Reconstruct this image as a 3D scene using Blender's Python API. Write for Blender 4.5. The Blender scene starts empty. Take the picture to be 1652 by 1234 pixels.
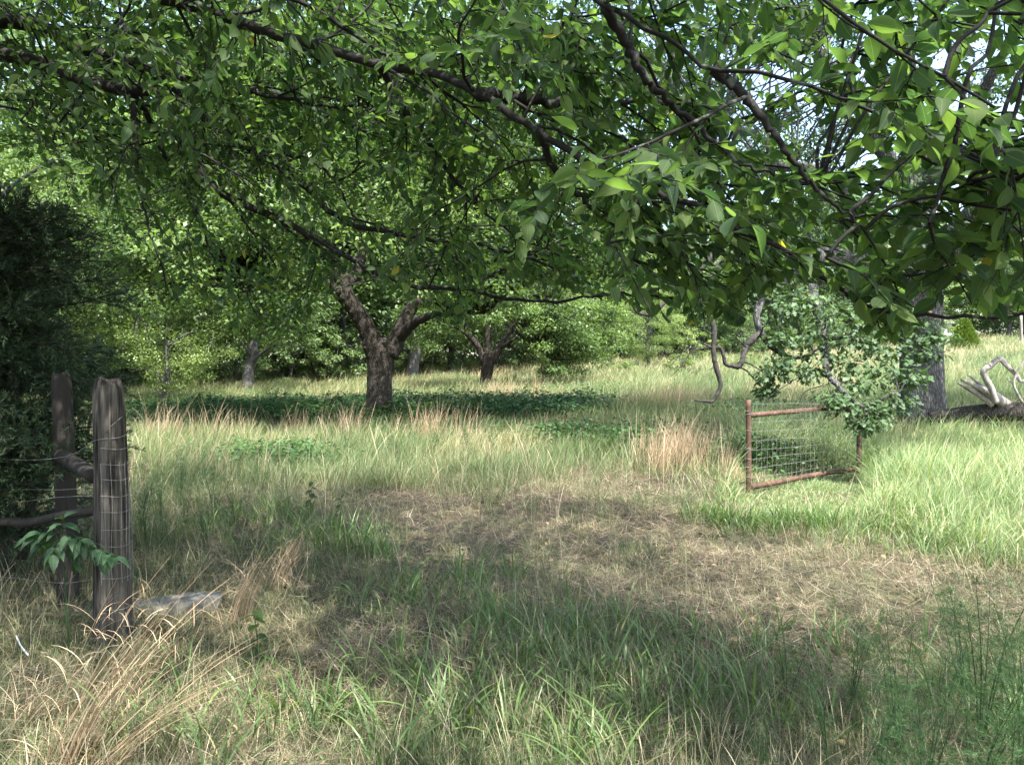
import bpy, math, random
import numpy as np
from mathutils import Vector

# ------------------------------------------------------------------ camera, sky, sun, exposure
random.seed(11)
rng = np.random.default_rng(11)
sc = bpy.context.scene
col = sc.collection
R = math.radians
EYE = 1.6
FPX, CX, CY = 1200.0, 826.0, 617.0          # focal length and centre in photo pixels

cam_d = bpy.data.cameras.new("camera")
cam = bpy.data.objects.new("camera", cam_d)
col.objects.link(cam)
cam.location = (0, 0, EYE)
cam.rotation_euler = (R(90), 0, 0)
cam_d.sensor_width = 36.0
cam_d.lens = 36.0 * FPX / 1652.0
cam_d.clip_start = 0.05
cam_d.clip_end = 900
sc.camera = cam

SUN_EL, SUN_AZ = R(59), R(152)               # azimuth measured from +Y (the view) towards +X
S_DIR = np.array([math.sin(SUN_AZ) * math.cos(SUN_EL), math.cos(SUN_AZ) * math.cos(SUN_EL), math.sin(SUN_EL)])
w = bpy.data.worlds.new("World")
sc.world = w
w.use_nodes = True
nt = w.node_tree
bg = nt.nodes["Background"]
sky = nt.nodes.new("ShaderNodeTexSky")
sky.sky_type = 'NISHITA'
sky.sun_disc = False
sky.sun_elevation = SUN_EL
sky.sun_rotation = SUN_AZ
sky.air_density = 1.3
sky.dust_density = 2.5
sky.ozone_density = 1.0
nt.links.new(sky.outputs[0], bg.inputs[0])
bg.inputs[1].default_value = 0.15
sl = bpy.data.lights.new("sun", 'SUN')
sl.energy = 4.2
sl.angle = R(0.6)
sl.color = (1.0, 0.95, 0.86)
so = bpy.data.objects.new("sun", sl)
col.objects.link(so)
so.rotation_euler = Vector(S_DIR).to_track_quat('Z', 'Y').to_euler()

sc.view_settings.view_transform = 'Standard'
sc.view_settings.look = 'None'
sc.view_settings.exposure = 2.05
sc.view_settings.gamma = 1.0
sc.render.engine = 'CYCLES'
cy = sc.cycles
cy.max_bounces = 8
cy.diffuse_bounces = 6
cy.glossy_bounces = 2
cy.transmission_bounces = 4
cy.transparent_max_bounces = 4
cy.caustics_reflective = False
cy.caustics_refractive = False
cy.sample_clamp_indirect = 6.0

# ------------------------------------------------------------------ helpers
def W(px, py, Y):
    return np.array([(px - CX) / FPX * Y, Y, EYE - (py - CY) / FPX * Y])

def interp(x, xs, ys):
    return np.interp(x, xs, ys)

def sstep(a, b, x):
    t = np.clip((np.asarray(x, float) - a) / (b - a), 0, 1)
    return t * t * (3 - 2 * t)

_ns = {}
def noise2(x, y, scale, seed=0):
    """smooth sum-of-sines noise, about -1..1"""
    if seed not in _ns:
        r = np.random.default_rng(1000 + seed)
        a = r.uniform(0, 2 * np.pi, 9)
        _ns[seed] = (np.cos(a), np.sin(a), r.uniform(.55, 2.1, 9), r.uniform(0, 6.28, 9))
    ca, sa, f, p = _ns[seed]
    x = np.asarray(x, float) / scale
    y = np.asarray(y, float) / scale
    v = 0
    for i in range(9):
        v = v + np.sin((x * ca[i] + y * sa[i]) * f[i] * 2.2 + p[i] + 0.8 * np.sin((x * sa[i] - y * ca[i]) * f[i] + p[i] * 2))
    return v / 4.2

GY = [0, 8, 12, 17, 22, 30, 42, 55, 70, 95, 130, 400]
GC = [0, 0, .04, .28, .46, .72, 1.12, 1.75, 2.7, 4.2, 5.5, 14]
GH = [0, 0, .06, .55, .85, 1.5, 2.5, 3.3, 4.0, 5.0, 5.6, 8]
def gz(x, y):
    x = np.asarray(x, float); y = np.asarray(y, float)
    yy = np.maximum(y, 1.0)
    u = np.clip(x / yy, -1.2, 1.2)
    u = np.where(u > 0, u, .32 * u)
    u = np.where(np.abs(u) < .12, u, u)
    k = (np.interp(yy, GY, GC) + np.interp(yy - .8, GY, GC) + np.interp(yy + .8, GY, GC)) / 3
    h = (np.interp(yy, GY, GH) + np.interp(yy - .8, GY, GH) + np.interp(yy + .8, GY, GH)) / 3
    bumps = .035 * noise2(x, y, 1.3, 1) * sstep(2, 5, yy) + .10 * noise2(x, y, 6.0, 2) * sstep(8, 20, yy)
    return k + h * u + bumps

def set_in(n, name, v):
    n.inputs[name].default_value = v

def tagp(o, label=None, cat=None, group=None, kind=None):
    if label: o["label"] = label
    if cat: o["category"] = cat
    if group: o["group"] = group
    if kind: o["kind"] = kind
    return o

def empty(name, loc, label=None, cat=None, group=None):
    o = bpy.data.objects.new(name, None)
    col.objects.link(o)
    o.location = tuple(float(v) for v in loc)
    o.empty_display_size = .2
    return tagp(o, label, cat, group)

class MB:
    """collects quads as numpy blocks and links them as ONE mesh"""
    def __init__(s):
        s.V, s.Q, s.A, s.M, s.n = [], [], [], [], 0
    def add(s, V, Q, A=None, m=0):
        V = np.asarray(V, np.float32).reshape(-1, 3)
        Q = np.asarray(Q, np.int64).reshape(-1, 4)
        if A is None:
            A = np.zeros((len(V), 3), np.float32)
        s.V.append(V); s.Q.append(Q + s.n); s.A.append(np.asarray(A, np.float32).reshape(-1, 3))
        s.M.append(np.full(len(Q), m, np.int32))
        s.n += len(V)
        return s
    def mesh(s, name, mats, smooth=True, origin=(0, 0, 0)):
        V = np.concatenate(s.V) - np.asarray(origin, np.float32)
        Q = np.concatenate(s.Q).astype(np.int32)
        A = np.concatenate(s.A); M = np.concatenate(s.M)
        me = bpy.data.meshes.new(name)
        me.vertices.add(len(V)); me.vertices.foreach_set("co", V.astype(np.float32).ravel())
        me.loops.add(Q.size); me.loops.foreach_set("vertex_index", Q.ravel())
        me.polygons.add(len(Q)); me.polygons.foreach_set("loop_start", np.arange(0, Q.size, 4, dtype=np.int32))
        me.polygons.foreach_set("use_smooth", np.full(len(Q), smooth, bool))
        for m in (mats if isinstance(mats, (list, tuple)) else [mats]):
            me.materials.append(m)
        me.polygons.foreach_set("material_index", M)
        at = me.attributes.new("luv", 'FLOAT_VECTOR', 'POINT')
        at.data.foreach_set("vector", A.ravel())
        me.update(calc_edges=True)
        return me
    def build(s, name, mats, parent=None, smooth=True):
        org = tuple(parent.location) if parent is not None else (0, 0, 0)
        if parent is not None and parent.parent is not None:
            org = tuple(Vector(org) + parent.parent.location)
        me = s.mesh(name, mats, smooth, org if parent is not None else (0, 0, 0))
        o = bpy.data.objects.new(name, me)
        col.objects.link(o)
        if parent is not None:
            o.parent = parent
        return o

def part(mb, name, mats, root, smooth=True):
    """mesh in world coordinates, child of root (root at its base)"""
    me = mb.mesh(name, mats, smooth, tuple(root.location))
    o = bpy.data.objects.new(name, me)
    col.objects.link(o)
    o.parent = root
    return o

def spline(P, n):
    P = np.asarray(P, float)
    if len(P) == 2:
        t = np.linspace(0, 1, n)[:, None]
        return P[0] * (1 - t) + P[1] * t
    Q = np.vstack([2 * P[0] - P[1], P, 2 * P[-1] - P[-2]])
    d = np.r_[0, np.cumsum(np.linalg.norm(np.diff(P, axis=0)[:, :3], axis=1))]
    ts = np.linspace(0, d[-1], n)
    i = np.clip(np.searchsorted(d, ts, side='right') - 1, 0, len(P) - 2)
    t = ((ts - d[i]) / np.maximum(d[i + 1] - d[i], 1e-9))[:, None]
    a, b, c, e = Q[i], Q[i + 1], Q[i + 2], Q[i + 3]
    return .5 * (2 * b + (c - a) * t + (2 * a - 5 * b + 4 * c - e) * t ** 2 + (3 * b - a - 3 * c + e) * t ** 3)

def tube(mb, P, Rr, sides=8, rough=0.0, m=0, seed=None, cap=True, ridge=0):
    P = np.asarray(P, float); n = len(P)
    Rr = np.broadcast_to(np.asarray(Rr, float), (n,)).copy()
    T = np.gradient(P, axis=0); T /= np.maximum(np.linalg.norm(T, axis=1), 1e-9)[:, None]
    up = np.array([0, 0, 1.0]) if abs(T[0][2]) < .9 else np.array([1.0, 0, 0])
    N = np.zeros((n, 3)); v = up - T[0] * np.dot(up, T[0]); v /= np.linalg.norm(v); N[0] = v
    for i in range(1, n):
        v = N[i - 1] - T[i] * np.dot(N[i - 1], T[i]); N[i] = v / max(np.linalg.norm(v), 1e-9)
    B = np.cross(T, N)
    if cap:
        P = np.vstack([P[0], P, P[-1]]); Rr = np.r_[Rr[0] * .02, Rr, Rr[-1] * .02]
        N = np.vstack([N[0], N, N[-1]]); B = np.vstack([B[0], B, B[-1]]); n += 2
    a = np.linspace(0, 2 * np.pi, sides, endpoint=False)
    rr = Rr[:, None] * np.ones((1, sides))
    if rough:
        r_ = np.random.default_rng(seed if seed is not None else n * sides)
        ph = r_.uniform(0, 6.28, 6)
        L = np.linspace(0, 1, n)[:, None]
        rr = rr * (1 + rough * (np.sin(2 * a[None] + ph[0] + 7 * L) * .6 + np.sin(3 * a[None] + ph[1] - 5 * L) * .5
                                + r_.normal(0, .35, (n, sides))))
    if ridge:
        ph2 = np.random.default_rng(5).uniform(0, 6.28, 3)
        L = np.linspace(0, 1, n)[:, None]
        rr = rr * (1 + ridge * (np.abs(np.sin(a[None] * sides / 6 + 3 * np.sin(L * 9 + ph2[0]))) - .5))
    V = P[:, None] + rr[..., None] * (np.cos(a)[None, :, None] * N[:, None] + np.sin(a)[None, :, None] * B[:, None])
    i = np.arange(n - 1)[:, None] * sides; j = np.arange(sides)[None]; j2 = (j + 1) % sides
    Q = np.stack([i + j, i + j2, i + sides + j2, i + sides + j], -1)
    A = np.zeros((n, sides, 3)); A[..., 0] = np.linspace(0, 1, n)[:, None]; A[..., 1] = a / 6.283
    mb.add(V, Q, A, m)
    return mb

def box(mb, lo, hi, m=0):
    lo = np.asarray(lo, float); hi = np.asarray(hi, float)
    V = np.array([[(lo, hi)[i][0], (lo, hi)[j][1], (lo, hi)[k][2]] for i in (0, 1) for j in (0, 1) for k in (0, 1)])
    mb.add(V, [[0, 1, 3, 2], [4, 6, 7, 5], [0, 4, 5, 1], [2, 3, 7, 6], [0, 2, 6, 4], [1, 5, 7, 3]], None, m)
    return mb

# ---------- leaf templates: (verts along x, across y, up z), quads, luv
def leaf_template(ts, ws, fold=.25, droop=.25):
    ts = np.array(ts); ws = np.array(ws)
    n = len(ts)
    mid = np.stack([ts, 0 * ts, -droop * ts ** 2], -1)
    L = np.stack([ts - .0, ws, -droop * ts ** 2 + fold * ws], -1)
    Rr = np.stack([ts - .0, -ws, -droop * ts ** 2 + fold * ws], -1)
    V = np.vstack([mid, L, Rr])
    Q = []
    for i in range(n - 1):
        Q.append([i, i + 1, n + i + 1, n + i]); Q.append([i + 1, i, 2 * n + i, 2 * n + i + 1])
    A = np.stack([np.r_[ts, ts, ts], np.r_[0 * ts, ws, -ws]], -1)
    return V, np.array(Q), A
LEAF_ELM = leaf_template([0, .03, .12, .3, .5, .72, .88, 1.0], [.008, .06, .20, .30, .31, .22, .09, .004])
LEAF_VAR = [leaf_template([0, .03, .12, .3, .5, .72, .88, 1.0], [.008, .06, .19, .28, .29, .20, .08, .004], .22, .2),
            leaf_template([0, .03, .12, .3, .5, .72, .88, 1.0], [.008, .05, .15, .23, .25, .18, .08, .004], .55, .45),
            leaf_template([0, .03, .12, .3, .5, .72, .88, 1.0], [.008, .07, .21, .31, .32, .25, .11, .004], -.15, .1),
            leaf_template([0, .03, .12, .3, .5, .72, .88, 1.0], [.008, .05, .16, .26, .28, .22, .10, .004], .8, -.2)]
LEAF_ELM_LO = leaf_template([0, .25, .6, 1.0], [.01, .27, .28, .005])
LEAF_OAK = leaf_template([0, .12, .25, .36, .46, .6, .72, .86, 1.0], [.015, .03, .17, .09, .30, .34, .14, .24, .03], .15, .2)
def kite():
    V = np.array([[0, 0, 0], [.5, .30, .05], [1, 0, -.12], [.5, -.30, .05]])
    return V, np.array([[0, 3, 2, 1]]), np.array([[0, 0], [.5, .3], [1, 0], [.5, -.3]])
KITE = kite()

def unit(v):
    return v / np.maximum(np.linalg.norm(v, axis=-1, keepdims=True), 1e-9)

def stamp(mb, tpl, pos, xd, nd, size, rnd, m=0):
    V, Q, A = tpl
    pos = np.asarray(pos); n = len(pos)
    if n == 0: return mb
    X = unit(xd); Z = nd - X * (nd * X).sum(-1, keepdims=True); Z = unit(Z); Y = np.cross(Z, X)
    size = np.broadcast_to(size, (n,))
    P = pos[:, None] + size[:, None, None] * (V[None, :, 0:1] * X[:, None] + V[None, :, 1:2] * Y[:, None] + V[None, :, 2:3] * Z[:, None])
    QQ = Q[None] + (np.arange(n) * len(V))[:, None, None]
    AA = np.zeros((n, len(V), 3)); AA[..., :2] = A[None]; AA[..., 2] = np.asarray(rnd)[:, None]
    mb.add(P.reshape(-1, 3), QQ.reshape(-1, 4), AA.reshape(-1, 3), m)
    return mb

# ------------------------------------------------------------------ materials
def mat_base(name):
    m = bpy.data.materials.new(name); m.use_nodes = True
    t = m.node_tree; t.nodes.clear()
    out = t.nodes.new("ShaderNodeOutputMaterial")
    return m, t, out

def ramp(t, stops):
    r = t.nodes.new("ShaderNodeValToRGB")
    e = r.color_ramp.elements
    while len(e) > 1: e.remove(e[-1])
    e[0].position = stops[0][0]; e[0].color = (*stops[0][1], 1)
    for p, c in stops[1:]:
        k = e.new(p); k.color = (*c, 1)
    return r

def math_n(t, op, a, b=None):
    n = t.nodes.new("ShaderNodeMath"); n.operation = op
    for i, v in enumerate((a, b)):
        if v is None: continue
        if isinstance(v, (int, float)): n.inputs[i].default_value = v
        else: t.links.new(v, n.inputs[i])
    return n.outputs[0]

def leaf_mat(name, stops, trans=.4, rough=.45, tint=(1.15, 1.25, .55), veins=False, patch=0.0, patch_scale=.5, spec=.35):
    m, t, out = mat_base(name)
    at = t.nodes.new("ShaderNodeAttribute"); at.attribute_name = "luv"
    sep = t.nodes.new("ShaderNodeSeparateXYZ"); t.links.new(at.outputs["Vector"], sep.inputs[0])
    fac = sep.outputs[2]
    if patch:
        g = t.nodes.new("ShaderNodeNewGeometry")
        nz = t.nodes.new("ShaderNodeTexNoise"); set_in(nz, "Scale", patch_scale); set_in(nz, "Detail", 2.0)
        t.links.new(g.outputs["Position"], nz.inputs["Vector"])
        a = math_n(t, 'MULTIPLY_ADD', math_n(t, 'SUBTRACT', nz.outputs[0], .5), patch)
        t.nodes[-1].inputs[2].default_value = 0
        fac = math_n(t, 'ADD', fac, a)
    r = ramp(t, stops); t.links.new(fac, r.inputs[0])
    colr = r.outputs[0]
    p = t.nodes.new("ShaderNodeBsdfPrincipled")
    set_in(p, "Roughness", rough); set_in(p, "Specular IOR Level", spec)
    if veins:
        ab = math_n(t, 'ABSOLUTE', sep.outputs[1])
        q = math_n(t, 'SUBTRACT', sep.outputs[0], math_n(t, 'MULTIPLY', ab, .9))
        wv = math_n(t, 'SINE', math_n(t, 'MULTIPLY', q, 75.0))
        mid = math_n(t, 'LESS_THAN', ab, .012)
        hgt = math_n(t, 'ADD', math_n(t, 'POWER', math_n(t, 'ABSOLUTE', wv), .5), math_n(t, 'MULTIPLY', mid, -1.0))
        bp = t.nodes.new("ShaderNodeBump"); set_in(bp, "Strength", .55); set_in(bp, "Distance", .0012)
        t.links.new(hgt, bp.inputs["Height"]); t.links.new(bp.outputs[0], p.inputs["Normal"])
        mx = t.nodes.new("ShaderNodeMixRGB"); mx.inputs[2].default_value = (.16, .22, .07, 1)
        t.links.new(math_n(t, 'MULTIPLY', mid, .6), mx.inputs[0]); t.links.new(colr, mx.inputs[1]); colr = mx.outputs[0]
    t.links.new(colr, p.inputs["Base Color"])
    tr = t.nodes.new("ShaderNodeBsdfTranslucent")
    mu = t.nodes.new("ShaderNodeMixRGB"); mu.blend_type = 'MULTIPLY'; mu.inputs[0].default_value = 1
    mu.inputs[2].default_value = (*tint, 1); t.links.new(colr, mu.inputs[1]); t.links.new(mu.outputs[0], tr.inputs[0])
    mix = t.nodes.new("ShaderNodeMixShader"); mix.inputs[0].default_value = trans
    t.links.new(p.outputs[0], mix.inputs[1]); t.links.new(tr.outputs[0], mix.inputs[2])
    t.links.new(mix.outputs[0], out.inputs[0])
    return m

def surf_mat(name, stops, scale=(6, 6, 1.5), detail=6, rough=.85, bump=.5, dist=.02, coord='obj', spots=None, spec=.3, vor=0):
    m, t, out = mat_base(name)
    tc = t.nodes.new("ShaderNodeTexCoord")
    mp = t.nodes.new("ShaderNodeMapping"); mp.inputs["Scale"].default_value = scale
    t.links.new(tc.outputs["Object"], mp.inputs[0])
    nz = t.nodes.new("ShaderNodeTexNoise"); set_in(nz, "Scale", 1.0); set_in(nz, "Detail", float(detail)); set_in(nz, "Roughness", .65)
    t.links.new(mp.outputs[0], nz.inputs["Vector"])
    h = nz.outputs[0]
    if vor:
        v = t.nodes.new("ShaderNodeTexVoronoi"); v.feature = 'DISTANCE_TO_EDGE'; set_in(v, "Scale", vor)
        mz = t.nodes.new("ShaderNodeMixRGB"); mz.inputs[0].default_value = .25
        t.links.new(mp.outputs[0], mz.inputs[1]); t.links.new(nz.outputs[1], mz.inputs[2]); t.links.new(mz.outputs[0], v.inputs["Vector"])
        e = math_n(t, 'MINIMUM', math_n(t, 'MULTIPLY', v.outputs[0], 4.0), 1.0)
        h = math_n(t, 'MULTIPLY', math_n(t, 'ADD', math_n(t, 'MULTIPLY', e, .6), .4), math_n(t, 'ADD', nz.outputs[0], .25))
    r = ramp(t, stops); t.links.new(h, r.inputs[0])
    c = r.outputs[0]
    if spots:
        n2 = t.nodes.new("ShaderNodeTexNoise"); set_in(n2, "Scale", spots[0]); set_in(n2, "Detail", 3.0)
        t.links.new(tc.outputs["Object"], n2.inputs["Vector"])
        r2 = ramp(t, [(spots[1], (0, 0, 0)), (spots[1] + .08, (1, 1, 1))]); t.links.new(n2.outputs[0], r2.inputs[0])
        mx = t.nodes.new("ShaderNodeMixRGB"); mx.inputs[2].default_value = (*spots[2], 1)
        t.links.new(r2.outputs[0], mx.inputs[0]); t.links.new(c, mx.inputs[1]); c = mx.outputs[0]
    p = t.nodes.new("ShaderNodeBsdfPrincipled"); set_in(p, "Roughness", rough); set_in(p, "Specular IOR Level", spec)
    t.links.new(c, p.inputs["Base Color"])
    bp = t.nodes.new("ShaderNodeBump"); set_in(bp, "Strength", bump); set_in(bp, "Distance", dist)
    t.links.new(h, bp.inputs["Height"]); t.links.new(bp.outputs[0], p.inputs["Normal"])
    t.links.new(p.outputs[0], out.inputs[0])
    return m

M_LEAF = leaf_mat("broad_leaf", [(0, (.032, .064, .034)), (.45, (.062, .110, .042)), (.93, (.125, .185, .05)), (.97, (.18, .24, .04)), (1, (.30, .27, .05))],
                  trans=.55, rough=.5, spec=.25, veins=True, tint=(1.6, 1.8, .9))
M_MIDLEAF = leaf_mat("crown_leaf", [(0, (.075, .125, .045)), (.6, (.14, .215, .08)), (1, (.21, .29, .11))], trans=.45, rough=.42, patch=1.2, patch_scale=.25)
M_OAKLEAF = leaf_mat("oak_leaf", [(0, (.05, .09, .04)), (.6, (.085, .145, .065)), (.95, (.12, .19, .08)), (1, (.26, .18, .08))], trans=.3, rough=.5, spec=.3)
M_FARLEAF = leaf_mat("wood_leaf", [(0, (.08, .135, .058)), (.5, (.155, .235, .105)), (1, (.26, .34, .17))], trans=.45, rough=.45, patch=1.0, patch_scale=.12)
M_FARLEAF2 = leaf_mat("bright_leaf", [(0, (.12, .18, .06)), (.5, (.20, .28, .10)), (1, (.30, .37, .15))], trans=.4, rough=.45, patch=.8, patch_scale=.2)
M_FARLEAF3 = leaf_mat("deep_wood_leaf", [(0, (.07, .12, .06)), (.5, (.13, .20, .10)), (1, (.20, .28, .15))], trans=.45, rough=.45, patch=1.0, patch_scale=.12)
M_CEDAR = leaf_mat("cedar_spray", [(0, (.014, .030, .016)), (.6, (.026, .054, .025)), (.93, (.05, .085, .035)), (1, (.10, .06, .03))], trans=.12, rough=.7)
M_YCEDAR = leaf_mat("young_cedar_spray", [(0, (.10, .16, .03)), (1, (.18, .26, .05))], trans=.2, rough=.7)
M_WEED = leaf_mat("weed_leaf", [(0, (.03, .075, .025)), (.6, (.05, .115, .04)), (1, (.09, .17, .05))], trans=.3, rough=.5, patch=.7, patch_scale=.4)
M_FENNEL = leaf_mat("fennel_thread", [(0, (.035, .08, .03)), (1, (.07, .14, .045))], trans=.3, rough=.6)
M_BROADG = leaf_mat("broad_grass", [(0, (.06, .11, .04)), (.6, (.115, .19, .065)), (.92, (.20, .28, .09)), (1, (.34, .30, .15))], trans=.4, rough=.42, spec=.4)
M_GRASS = leaf_mat("fine_grass", [(0, (.055, .095, .04)), (.4, (.10, .145, .06)), (.62, (.16, .185, .09)), (.78, (.28, .25, .15)), (1, (.44, .37, .25))], trans=.35, rough=.55, patch=.9, patch_scale=.7)
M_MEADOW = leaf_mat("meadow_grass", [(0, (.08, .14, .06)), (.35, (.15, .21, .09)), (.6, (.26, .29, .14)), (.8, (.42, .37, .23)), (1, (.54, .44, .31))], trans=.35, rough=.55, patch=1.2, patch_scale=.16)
M_TALL = leaf_mat("tall_grass", [(0, (.10, .17, .07)), (.45, (.19, .27, .11)), (.75, (.30, .36, .18)), (.9, (.44, .42, .25)), (1, (.55, .46, .30))], trans=.4, rough=.45, patch=.7, patch_scale=.8)
M_STRAW = leaf_mat("straw", [(0, (.07, .058, .042)), (.35, (.17, .145, .095)), (.7, (.31, .265, .175)), (1, (.52, .46, .33))], trans=.15, rough=.7, tint=(1.1, 1, .8), patch=.5, patch_scale=1.2)
M_FALLEN = leaf_mat("fallen_leaf", [(0, (.04, .028, .02)), (.5, (.13, .085, .05)), (.85, (.24, .18, .09)), (1, (.14, .17, .06))], trans=.15, rough=.7)
M_TAN = leaf_mat("tan_stem", [(0, (.29, .20, .13)), (.5, (.42, .31, .20)), (1, (.58, .47, .32))], trans=.2, rough=.55, tint=(1.1, 1, .8))
M_BARK = surf_mat("bark", [(.2, (.012, .010, .008)), (.5, (.036, .030, .025)), (.85, (.085, .076, .066))], scale=(34, 34, 7.0), bump=1, dist=.03, vor=1.2, spots=(9, .68, (.07, .075, .062)))
M_BARKG = surf_mat("grey_bark", [(.15, (.025, .024, .023)), (.5, (.075, .074, .072)), (.85, (.15, .15, .148))], scale=(26, 26, 6), bump=1, dist=.03, vor=1.3)
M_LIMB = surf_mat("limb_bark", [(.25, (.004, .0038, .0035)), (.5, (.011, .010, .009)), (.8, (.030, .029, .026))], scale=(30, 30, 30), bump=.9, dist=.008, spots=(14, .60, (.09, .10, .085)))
M_DRYLIMB = surf_mat("dry_limb_bark", [(.25, (.012, .011, .010)), (.5, (.035, .032, .029)), (.8, (.09, .085, .078))], scale=(22, 22, 22), bump=.8, dist=.008)
M_DEAD = surf_mat("dead_wood", [(.25, (.10, .085, .075)), (.5, (.26, .235, .215)), (.8, (.46, .43, .40))], scale=(22, 22, 6), bump=.8, dist=.01)
M_POST = surf_mat("weathered_post", [(.38, (.007, .0065, .006)), (.47, (.042, .037, .031)), (.58, (.095, .086, .073)), (.8, (.24, .225, .195))], scale=(34, 34, 1.5), bump=1, dist=.012, detail=8)
M_POSTD = surf_mat("dark_post", [(.2, (.010, .009, .008)), (.8, (.038, .033, .028))], scale=(26, 26, 3), bump=1, dist=.01)
M_WIRE = surf_mat("wire_metal", [(.3, (.09, .085, .08)), (.7, (.30, .30, .30))], scale=(40, 40, 40), rough=.5, bump=.1, dist=.001)
M_RUST = surf_mat("rusty_pipe", [(.25, (.025, .016, .012)), (.45, (.062, .035, .024)), (.62, (.115, .066, .045)), (.80, (.26, .22, .18))], scale=(9, 9, 9), rough=.75, bump=.4, dist=.003)
M_STONE = surf_mat("stone", [(.25, (.08, .076, .066)), (.5, (.17, .16, .14)), (.8, (.28, .27, .24))], scale=(9, 9, 9), bump=.6, dist=.01)
M_WALL = surf_mat("painted_boards", [(.2, (.38, .40, .42)), (.8, (.5, .52, .54))], scale=(2, 2, 20), bump=.2)
M_ROOF = surf_mat("grey_shingle", [(.2, (.10, .10, .11)), (.8, (.18, .18, .19))], scale=(8, 8, 8), bump=.3)

def ground_mat():
    m, t, out = mat_base("soil_and_thatch")
    g = t.nodes.new("ShaderNodeNewGeometry")
    n1 = t.nodes.new("ShaderNodeTexNoise"); set_in(n1, "Scale", .55); set_in(n1, "Detail", 6.0); t.links.new(g.outputs["Position"], n1.inputs["Vector"])
    n2 = t.nodes.new("ShaderNodeTexNoise"); set_in(n2, "Scale", 38.0); set_in(n2, "Detail", 5.0); t.links.new(g.outputs["Position"], n2.inputs["Vector"])
    r1 = ramp(t, [(.3, (.045, .034, .027)), (.5, (.085, .066, .048)), (.7, (.085, .085, .045))]); t.links.new(n1.outputs[0], r1.inputs[0])
    r2 = ramp(t, [(.3, (.35, .35, .35)), (.7, (1.5, 1.5, 1.5))]); t.links.new(n2.outputs[0], r2.inputs[0])
    mu = t.nodes.new("ShaderNodeMixRGB"); mu.blend_type = 'MULTIPLY'; mu.inputs[0].default_value = 1
    t.links.new(r1.outputs[0], mu.inputs[1]); t.links.new(r2.outputs[0], mu.inputs[2])
    p = t.nodes.new("ShaderNodeBsdfPrincipled"); set_in(p, "Roughness", .95); set_in(p, "Specular IOR Level", .1)
    t.links.new(mu.outputs[0], p.inputs["Base Color"])
    bp = t.nodes.new("ShaderNodeBump"); set_in(bp, "Strength", .8); set_in(bp, "Distance", .03)
    t.links.new(n2.outputs[0], bp.inputs["Height"]); t.links.new(bp.outputs[0], p.inputs["Normal"])
    t.links.new(p.outputs[0], out.inputs[0])
    return m
M_GROUND = ground_mat()

# ------------------------------------------------------------------ ground: one sheet to the horizon
def build_ground():
    ys = np.r_[np.linspace(-60, 0, 12)[:-1], np.arange(0, 26, .22), np.arange(26, 90, 1.2), np.linspace(90, 290, 14)]
    us = np.r_[np.linspace(-1, 1, 150)]
    Y, U = np.meshgrid(ys, us, indexing='ij')
    halfw = np.maximum(np.abs(Y) * 1.3, 0) + 10
    X = U * halfw
    Z = gz(X, Y)
    n, k = Y.shape
    V = np.stack([X, Y, Z], -1)
    i = np.arange(n - 1)[:, None] * k; j = np.arange(k - 1)[None]
    Q = np.stack([i + j, i + j + 1, i + k + j + 1, i + k + j], -1)
    mb = MB(); mb.add(V, Q)
    o = mb.build("ground", M_GROUND)
    o["kind"] = "structure"
build_ground()

# ------------------------------------------------------------------ grasses
def sample(n, y0, y1, pxr=(-260, 1912), power=1.0):
    """points over the field in front of the camera, denser near it"""
    u = (rng.uniform(pxr[0], pxr[1], n) - CX) / FPX
    if power == 1.0:
        y = np.exp(rng.uniform(np.log(y0), np.log(y1), n))
    else:
        a = 1 - power
        y = (y0 ** a + (y1 ** a - y0 ** a) * rng.uniform(0, 1, n)) ** (1 / a)
    return u * y, y

def strips(mb, x, y, z, length, width, az, lean, curve, rnd, S=4, m=0, prof=None, twist=0.9):
    n = len(x)
    if n == 0: return
    k = np.arange(S + 1) / S
    th = lean[:, None] + curve[:, None] * k[None] ** 1.2
    ds = (length / S)[:, None]
    hor = np.concatenate([np.zeros((n, 1)), np.cumsum(np.sin(th[:, :-1]) * ds, 1)], 1)
    ver = np.concatenate([np.zeros((n, 1)), np.cumsum(np.cos(th[:, :-1]) * ds, 1)], 1)
    C = np.stack([x[:, None] + hor * np.cos(az)[:, None], y[:, None] + hor * np.sin(az)[:, None], z[:, None] + ver], -1)
    pr = np.array([.55, 1, .9, .6, .12]) if prof is None else np.array(prof)
    pr = np.interp(k, np.linspace(0, 1, len(pr)), pr)
    fa = az + np.pi / 2 + rng.uniform(-twist, twist, n)
    Wd = np.stack([np.cos(fa), np.sin(fa), rng.uniform(-.25, .25, n)], -1)
    hw = .5 * width[:, None] * pr[None]
    V = np.stack([C - Wd[:, None] * hw[..., None], C + Wd[:, None] * hw[..., None]], 2)
    i = (np.arange(n) * 2 * (S + 1))[:, None]; j = (np.arange(S) * 2)[None]
    Q = np.stack([i + j, i + j + 1, i + j + 3, i + j + 2], -1)
    A = np.zeros((n, S + 1, 2, 3)); A[..., 0] = k[None, :, None]; A[..., 2] = rnd[:, None, None]
    mb.add(V.reshape(-1, 3), Q.reshape(-1, 4), A.reshape(-1, 3), m)

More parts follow.
